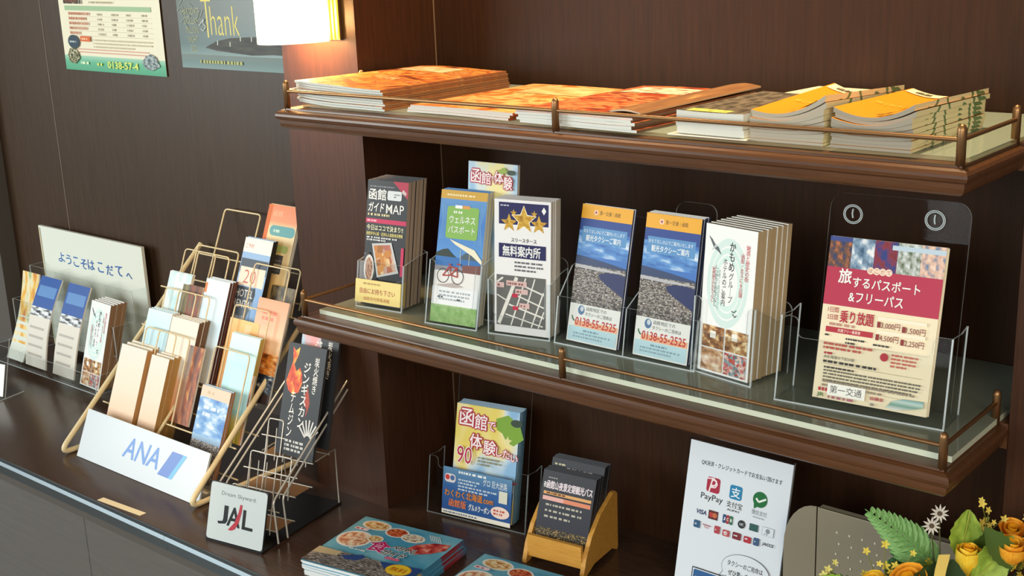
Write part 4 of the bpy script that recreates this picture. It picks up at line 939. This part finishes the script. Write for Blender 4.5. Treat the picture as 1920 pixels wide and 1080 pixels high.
def pay_sign():
    t = thing('sign_stand', 'white payment options sign in a clear tilted stand under the shelf', 'sign', (.613, .044, CZ))
    w, h = .182, .257
    b = B(); b.box(-.001, w+.001, 0, .004, .0, h+.003, ACR, top=P('4a4e52', .2), right=ACRE, left=P('3a3c3e', .2)); b.box(0, w, .0012, .0028, .001, h, P('dfe6ee', .35))
    b.fr((0, -.0001, 0)); ink = P('22252a', .4); wh = P('dfe6ee', .35)
    b.rect(0, 0, w, h, wh)
    b.T('QR決済・クレジットカードでお支払い頂けます', .024, .2215, .143, .0085, ink, .02)
    def ic(x, y, s, c): b.rrect(x, y, s, s*1.02, s*.18, P(c))
    ic(.038, .181, .024, 'a81f3a'); b.T('P', .042, .181, .014, .022, P('f4e4e8'), .0, shear=.25); b.line([(.038, .202), (.050, .204), (.057, .196), (.054, .190), (.046, .189)], .002, P('f4e4e8'))
    b.T('PayPay', .030, .165, .040, .0125, ink, .005)
    ic(.080, .180, .022, '2080b0'); b.T('支', .083, .183, .016, .016, P('eaf2f6'), .02); b.T('支付宝', .077, .166, .028, .010, ink, .0); b.T('ALIPAY', .079, .1605, .023, .0032, ink, .01)
    b.ell(.134, .191, .0125, .0125, P('156a34')); b.poly([(.124, .183), (.125, .175), (.132, .180)], P('156a34')); b.line([(.127, .192), (.132, .187), (.144, .194)], .0030, P('eef4ee'))
    b.T('微信支付', .122, .166, .026, .008, P('8a9096'), .0); b.T('WeChat Pay', .125, .1605, .020, .0032, P('5a6066'), .0)
    y = .142
    b.T('VISA', .026, y, .018, .0075, P('2a3a6a'), .02, shear=.2)
    b.rect(.048, y-.003, .017, .014, P('5a2024')); b.ell(.0535, y+.004, .0042, .0042, P('b83a34')); b.ell(.0595, y+.004, .0042, .0042, P('c06a40'))
    for k, c in enumerate(('2a4a7a', 'a03038', '2a6a4a')): b.rrect(.074+k*.0062, y-.003, .0056, .014, .002, P(c)); b.T('JCB'[k], .0751+k*.0062, y+.0015, .0034, .005, WHITE, .02)
    b.ell(.108, y+.003, .0065, .0065, P('2a2c30')); b.T('UC', .1045, y+.001, .007, .004, P('e4e6e8'), .02)
    b.rect(.122, y-.002, .015, .011, P('2f5a54')); b.rect(.144, y-.004, .020, .014, P('b8c0c8')); b.rect(.1448, y-.0033, .0184, .0126, wh); b.ell(.154, y+.004, .0038, .0038, P('8a9298')); b.small(.148, y-.002, .012, 1, .003, P('8a9298'), .0015)
    y = .122
    for x, a, hh, c in ((.024, .0115, .012, '2f5a80'), (.062, .010, .012, 'b04048'), (.077, .0125, .010, 'b84a50'), (.095, .015, .011, '7a2630'), (.115, .013, .010, 'b02c3c'), (.132, .010, .012, '3a5a80')):
        b.rrect(x, y-.003, a, hh, .0015, P(c)); b.small(x+.002, y+.002, a-.004, 1, .003, P('dfe0e4'), .002)
    b.T('Rakuten', .041, y+.004, .014, .0030, P('b0304a'), .02); b.T('Edy', .044, y, .008, .003, P('b0304a'), .0)
    b.T('iD', .080, y-.001, .006, .006, WHITE, .02); b.T('JACCS', .147, y+.0, .020, .006, ink, .02, shear=.2)
    b.ell(.125, .074, .042, .0245, P('4a5056', .4), 36); b.poly([(.087, .066), (.080, .055), (.095, .058)], P('4a5056', .4)); b.ell(.125, .074, .0414, .0239, wh, 36); b.poly([(.0885, .067), (.082, .0565), (.096, .059)], wh)
    b.T('タクシーのご用命は', .093, .076, .062, .009, ink, .015); b.T('ぜひ第一交通を!!', .096, .061, .055, .009, ink, .015)
    b.rect(.032, .020, .052, .036, P('23262a', .4)); b.rect(.0335, .0215, .049, .033, wh); b.rrect(.035, .023, .046, .030, .003, P('2f5f94')); b.T('第一交通', .043, .0335, .034, .009, P('dfe8f0'), .01); b.rect(.0385, .034, .0035, .008, P('d8a8b8'))
    b.build('sign_card', t, (0, 0, .003), (-R(12.8), 0, 0))
    b = B(); b.box(0, w, -.002, .085, .0003, .003, ACR, front=ACRE); b.build('base', t)
pay_sign()

def metal_stand():
    t = thing('bookend_stand', 'brown perforated metal stand behind the yellow flowers', 'stand', (.806, .052, CZ))
    m = P('8f8672', .45, .1, .4); h = .222
    b = B(); pts = []
    for k in range(9): a = R(180-90*k/8); pts.append((.052+.052*math.cos(a), h-.075+.075*math.sin(a)))
    pts += [(.052, 0), (0, 0)]
    panel(b, pts, 0, .0015, m, m); b.build('wing_panel', t)
    b = B(); panel(b, [(.054, 0), (.26, 0), (.26, h), (.054, h)], 0, .0015, m, m); b.box(.056, .26, -.001, .012, h-.0015, h, P('a0967f', .4, .1, .4))
    hole = P('d9d0bc', .6)
    b.fr((0, -.0001, 0))
    for r in range(9):
        for c in range(8): b.ell(.085+c*.0195+(r % 2)*.004, h-.032-r*.017, .0013, .0020, hole, 8)
    b.build('perforated_panel', t)
    b = B(); b.box(0, .26, -.09, .0, .0003, .0018, m); b.build('foot_plate', t)
metal_stand()

# -- gourmet guide magazines
def art_food(b, w, h):
    b.rect(0, 0, w, h, N('gg_bg', [(.4, '4a98b8'), (.6, '7fbccc')], 2))
    fd = [N('gg_f%d' % k, s, 5, 5, dist=.6, seed=k*3.) for k, s in enumerate(([(.35, 'a85a2c'), (.5, 'e8c07a'), (.65, 'f0e4c4')], [(.35, '8a2418'), (.5, 'c8502c'), (.65, 'e89a60')], [(.35, 'b0543c'), (.5, 'e8b48a'), (.65, 'f4e6cc')], [(.35, 'c8b890'), (.5, 'efe4cc'), (.65, '7a2c30')]))]
    def bowl(x, y, rx, ry, k): b.ell(x, y, rx, ry, P('f0ece4')); b.ell(x, y, rx*.86, ry*.84, fd[k])
    bowl(.042, h-.022, .030, .017, 0); bowl(.092, h-.030, .024, .017, 1); bowl(.130, h-.036, .024, .015, 3); bowl(.036, h-.082, .034, .030, 2); bowl(.070, h-.066, .016, .012, 0)
    b.poly([(.14, h-.075), (.15, h-.052), (.175, h-.035), (.205, h-.028), (.207, h-.05), (.19, h-.07), (.165, h-.085)], N('gg_crab', [(.35, '9a1f28'), (.5, 'd05048'), (.65, 'f0a890')], 4))
    for k in range(6): b.line([(.15+.004*k, h-.012), (.165+.004*k, h-.03)], .0014, P('eef2f4'))
    b.TO('食', .075, h-.106, .038, .036, P('c81f6a'), P('f8e8f0'), .06, .03)
    b.TO('べちゃる', .118, h-.088, .046, .016, P('1a1a1c'), P('f6f6f2'), .10, .03); b.TO('ガイド', .112, h-.112, .046, .018, P('1a1a1c'), P('f6f6f2'), .10, .03)
    b.rrect(.012, h-.052, .030, .009, .004, P('f0d8dc')); b.small(.015, h-.050, .024, 1, .004, P('c05060'), .004); b.rrect(.128, h-.122, .030, .008, .003, P('d86a8a'))
    b.small(.05, h-.118, .06, 1, .005, P('e8e8e0'), .004)
    b.rect(0, 0, w, .052, TOWN); b.poly([(0, .03), (.05, .036), (.05, .052), (0, .052)], P('c8b48c')); b.poly([(.055, .04), (.09, .058), (.1, .05), (.09, .035), (.07, .032)], P('2c4a86')); b.poly([(.13, .052), (w, .06), (w, .02), (.15, .034)], P('2c4a86'))
    b.ell(.176, .040, .024, .018, P('e8b020')); b.ell(.176, .040, .022, .0162, P('f4cc30')); b.T('無料', .160, .033, .032, .014, P('c86a1c'), .02)
mags('magazine', 'gourmet guide magazine with bowls of food, topmost of the pile in the middle', 'gourmet guide magazine inside the pile in the middle of the counter', 'middle pile of gourmet guide magazines', .212, .186, .0032, (.070, -.270, CZ), 10, 8, P('5fa8c4'), G('gg_spine', [(0, 'd8a020'), (.25, 'e0b030'), (.3, '3a7aa0'), (.6, '4a88a8'), (.62, '8a2430'), (.85, 'a03038'), (1, '3a6a90')], False), art_food, page=P('e2e6e6', .6), jit=.0025, skew=-.0012)
mags('magazine', 'gourmet guide magazine topping the pile cut off by the bottom edge', 'gourmet guide magazine inside the pile cut off by the bottom edge', 'bottom edge pile of gourmet guide magazines', .212, .186, .0032, (.326, -.252, CZ), 7, 8, P('5fa8c4'), P('3a7aa0'), art_food, page=P('e2e6e6', .6), jit=.002)

# -- label strip on the counter
b = B(); b.prism([(0, 0), (.132, .009), (.132, .023), (0, .014)], 'z', 0, .0006, P('ecdcb4', .5)); tag(b.build('label_strip', None, (-.500, -.3125, CZ+.0002)), 'cream paper strip stuck on the counter edge before the airline board', 'label')
# -- clear card stand at the far left
t = thing('card_stand', 'clear card stand with white paper at the far left picture edge', 'card stand', (-1.345, -.150, CZ), 12)
b = B(); b.box(0, .14, 0, .003, .001, .15, ACR, right=ACRE, top=ACRE); b.build('upright', t, None, (-R(15), 0, 0))
b = B(); b.box(0, .14, -.06, .06, .0003, .003, ACR, right=ACRE, front=ACRE); b.build('base', t)
b = B(); b.box(.006, .134, -.001, -.0004, .006, .085, P('f0f2ee')); b.build('card', t, None, (-R(15), 0, 0))

# ------------------------------------------------------------------ flowers in front on the right
def leafgrid(b, o, d, n, L, wd, m, curl=.2, serr=0, seg=8):
    d = Vector(d).normalized(); n = Vector(n); n = (n-d*n.dot(d)).normalized(); s = d.cross(n)
    rows = []
    for i in range(seg+1):
        t = i/seg; hw = wd*math.sin(math.pi*min(1, t*.92+.06))**.8*(1+(serr*(i % 2)))
        c = Vector(o)+d*(L*t)+n*(curl*L*(-t*t))
        rows.append([c-s*hw+n*hw*.25, c-s*hw*.5+n*hw*.08, c, c+s*hw*.5+n*hw*.08, c+s*hw+n*hw*.25])
    b.grid(rows, m)
def rose(b, c, ax, r, h, m1, m2, openn=.5):
    ax = Vector(ax).normalized(); a = ax.orthogonal().normalized(); bb = ax.cross(a); c = Vector(c)
    for ring, (nr, rr, hh, op, m) in enumerate(((3, r*.42, h, .05, m2), (4, r*.66, h*.98, .18*openn*2, m1), (5, r*.9, h*.9, .34*openn*2, m1))):
        for k in range(nr):
            th0 = 2*math.pi*(k+.37*ring)/nr; rows = []
            for i in range(6):
                t = i/5; row = []
                for j in range(6):
                    u = (j/5-.5)*2.0*math.pi/nr*1.35
                    rad = rr*(math.sin(min(1, .25+t*.85)*math.pi*.62)+op*t*t)*(1+.03*math.sin(j*2+k))
                    zz = hh*t*(1-.10*(2*(j/5)-1)**2)
                    row.append(c+(a*math.cos(th0+u)+bb*math.sin(th0+u))*rad+ax*zz)
                rows.append(row)
            b.grid(rows, m)
def flowers():
    t = thing('flower_arrangement', 'yellow artificial flower arrangement in the lower right corner', 'flowers', (1.115, -.115, CZ))
    b = B(); b.lathe([(0, .001), (.045, .001), (.052, .02), (.062, .10), (.066, .13), (.062, .13), (.056, .11), (0, .11)], P('cfc8b8', .4), 24); b.build('pot', t)
    Y1 = N('rose_yellow', [(.35, 'f4c022'), (.65, 'fbdc4c')], 3, rough=.6); Y2 = P('f6b020', .6); O1 = N('rose_orange', [(.35, 'ee9a20'), (.65, 'f9b838')], 3, rough=.6)
    GL = N('leaf_green', [(.35, '7c9a34'), (.65, 'a4c04e')], 4, rough=.45); GF = N('fern_green', [(.35, '5f9a56'), (.65, '93c47c')], 4, rough=.5); GD = P('2c4420', .5); GY = P('a8b048', .5)
    def stem(b, p, q, r=.0015, m=GD):
        p, q = Vector(p), Vector(q); mid = (p+q)/2+Vector((0, 0, .02)); b.tube([p, mid, q], r, m, 6)
    # camera looks along (-.63, .73, -.27); screen right is about (.76, .65, 0)
    base_ = (0, 0, .12)
    S = Vector((.76, .65, 0)); U = Vector((0, 0, 1)); F = Vector((.63, -.73, .27))   # right, up, towards the viewer
    def at(s, u, f=0.): return S*(s-.014)+U*(.290+u)+F*f
    roses = [(-.040, -.030, .05, .019, .030, O1, Y2, (-.2, -.6, 1), .6), (.026, -.014, .035, .0155, .040, Y1, Y2, (.05, -.1, 1), .12), (.070, .004, .05, .0185, .030, O1, Y2, (.1, -.1, 1), .3), (-.078, -.036, .05, .017, .034, Y1, Y2, (-.3, -.5, .8), .3), (.112, -.026, .05, .020, .030, O1, Y2, (.3, -.4, 1), .6), (.098, .020, -.02, .013, .020, O1, Y2, (.2, -.3, 1), .7), (.130, .002, -.01, .016, .026, O1, Y2, (.4, -.3, 1), .6), (-.02, -.05, .03, .014, .026, Y1, Y2, (-.2, -.3, 1), .3), (-.082, -.075, .05, .017, .028, Y1, Y2, (-.2, -.4, 1), .4), (.05, -.07, .06, .018, .03, Y1, Y2, (.1, -.5, 1), .5), (-.012, -.02, -.01, .013, .024, Y1, Y2, (0, .2, 1), .2), (.150, -.022, .03, .019, .03, O1, Y2, (.4, -.5, 1), .6), (.128, -.045, .07, .018, .03, Y1, Y2, (.2, -.6, 1), .5), (.0, -.052, .08, .014, .03, Y1, Y2, (-.3, -.3, 1), .2), (.155, -.06, .05, .018, .03, Y1, Y2, (.6, -.3, 1), .6)]
    for s, u, f, r, h, m1, m2, ax, op in roses:
        c = at(s, u, f); b = B(); rose(b, c, ax, r, h, m1, m2, op); axv = Vector(ax).normalized()
        fl = b.build('rose', t)
        b = B(); stem(b, base_, c)
        for k in range(5): 
            a = k*1.257; d = axv+(axv.orthogonal().normalized()*math.cos(a)+axv.cross(axv.orthogonal()).normalized()*math.sin(a))*.9
            leafgrid(b, c-axv*.002, d, axv, r*1.25, r*.34, P('5a7a2c', .5), -.2, 0, 4)
        b.build('stem', fl)
    # fern frond pointing up and left
    b = B(); p0 = at(.0, -.012); p1 = at(-.086, .067, -.01); d = (p1-p0); nrm = F
    b.tube([p0, (p0+p1)/2+U*.004, p1], [.0015, .0012, .0006], GF, 6)
    side = d.normalized().cross(F).normalized(); side = side if side.dot(S) > 0 else -side
    for i in range(12):
        tt = .02+i/12*.96; c = p0+d*tt+U*.004*math.sin(tt*3.1); L = .036*(1-tt)**.85*(1 if i > 1 else .75)+.004
        for sg in (-1, 1): leafgrid(b, c, side*sg*(1. if sg > 0 else .8)+d.normalized()*.75, F+side*sg*.3, L, L*.17+.0022, GF, .22, 0, 6)
    b.build('fern_frond', t)
    for (s0, u0, s1, u1, f) in ((-.03, -.05, -.06, .0, .0), (-.02, -.05, -.05, .025, -.01), (-.04, -.06, -.13, -.02, 0)):
        b = B(); p0 = at(s0, u0, f); p1 = at(s1, u1, f); d = p1-p0; side = d.normalized().cross(F).normalized(); b.tube([p0, p1], .001, GF, 6)
        for i in range(10):
            tt = .1+i/10*.9; L = .016*(1-tt)**.5+.003
            for sg in (-1, 1): leafgrid(b, p0+d*tt, side*sg+d.normalized()*.6, F, L, L*.18+.001, P('3f7a52', .5), .1, 0, 4)
        b.build('fern_frond', t)
    leaves = [(.026, .004, .034, .07, .040, .0185, GL, .06), (.03, -.02, .05, .005, .05, .02, GL, .25), (.03, .0, .07, .032, .035, .014, P('4f6c2a', .5), .1), (-.105, -.03, -.128, -.026, .030, .013, P('86b03a', .5), .1), (.03, -.07, .066, -.004, .062, .026, N('leaf_pale', [(.4, '8aa45c'), (.6, 'a9bc7c')], 4, rough=.45), .1), (-.03, -.06, -.02, -.005, .045, .018, P('9aa838', .5), .2), (.09, -.095, .12, -.07, .05, .018, GL, .3), (-.06, -.07, -.12, -.06, .05, .018, GL, .3), (.0, -.06, .0, -.03, .05, .018, GD, .3), (.05, -.07, .09, -.05, .05, .02, GD, .3), (-.05, -.05, -.03, -.02, .05, .02, GD, .3), (.07, .0, .05, .03, .04, .014, P('4a6428', .5), .3), (.14, -.09, .18, -.08, .05, .02, GD, .3), (.11, -.07, .15, -.06, .05, .02, P('5a7a30', .5), .3)]
    for s0, u0, s1, u1, L, wd, m, f in leaves:
        p0 = at(s0, u0, f*.2); d = at(s1, u1, f*.2)-p0; b = B(); leafgrid(b, p0, d, F, L+.02, wd, m, .08, .12, 12); b.tube([p0, p0+d*.9+F*.001], .0008, GY, 5); stem(b, base_, p0, .0012); b.build('leaf', t)
    # small filler blossoms
    rnd = random.Random(11)
    def blossom(b, c, r, m, n=5, ax=None):
        ax = (ax or (F+Vector((rnd.uniform(-.5, .5), rnd.uniform(-.5, .5), rnd.uniform(-.2, .6))))).normalized()
        a = ax.orthogonal().normalized(); bb = ax.cross(a)
        for k in range(n):
            an = 2*math.pi*k/n; leafgrid(b, c, a*math.cos(an)+bb*math.sin(an)+ax*.35, ax, r, r*.9/n*1.6, m, .2, 0, 3)
    for cs, cu, cf, k_, m, spread in ((-.070, -.022, .03, 46, P('e6d45a', .6), .022), (.095, .005, .02, 34, P('f2cf48', .6), .02), (.07, .048, -.02, 10, P('e8d060', .6), .018), (.13, .04, -.02, 10, P('f0d890', .6), .016), (-.13, -.012, .0, 4, P('e4dc80', .6), .012), (-.055, -.030, .06, 26, P('e0d050', .6), .02), (.118, -.012, .05, 24, P('f6d24a', .6), .016), (.09, -.04, .05, 16, P('ecc640', .6), .02), (.15, .0, .02, 14, P('f0c458', .6), .02)):
        b = B(); c0 = at(cs, cu, cf); stem(b, base_, c0, .001, P('7a8438', .5))
        for k in range(k_):
            c = c0+S*rnd.gauss(0, spread*.6)+U*rnd.gauss(0, spread*.7)+F*rnd.gauss(0, .006); b.tube([c0-U*.02, c], .0005, P('7a8438', .5), 4); blossom(b, c, rnd.uniform(.004, .0065), m)
        b.build('filler_sprig', t)
    for s, u in ((-.008, .044), (.001, .060)):
        b = B(); c = at(s, u, 0); stem(b, base_, c, .001, P('5a5a3c', .5)); blossom(b, c, .0115, P('d8d4cc', .6), 11, F); b.tube([c-F*.001, c+F*.003], .003, P('5a4a3c', .6), 8); b.build('daisy', t)
    for (s, u, s2, u2, m) in ((-.026, -.055, -.018, .024, P('ecd072', .4)), (.128, -.07, .112, -.012, P('f0ece0', .4))):
        b = B(); p, q = at(s, u, .085), at(s2, u2, .075); wv = S*.0065
        rows = [[p+(q-p)*k/8-wv+F*.004*math.sin(k*.9), p+(q-p)*k/8+wv+F*.004*math.sin(k*.9+.5)] for k in range(9)]; b.grid(rows, m); b.build('ribbon', t)
    b = B()
    for k in range(50):
        a = rnd.uniform(0, 6.28); d = Vector((math.cos(a), math.sin(a), rnd.uniform(.2, 1.2))); leafgrid(b, (0, 0, .10), d, U, rnd.uniform(.09, .15), .012, GD, .15, 0, 5)
    b.build('foliage', t)
flowers()
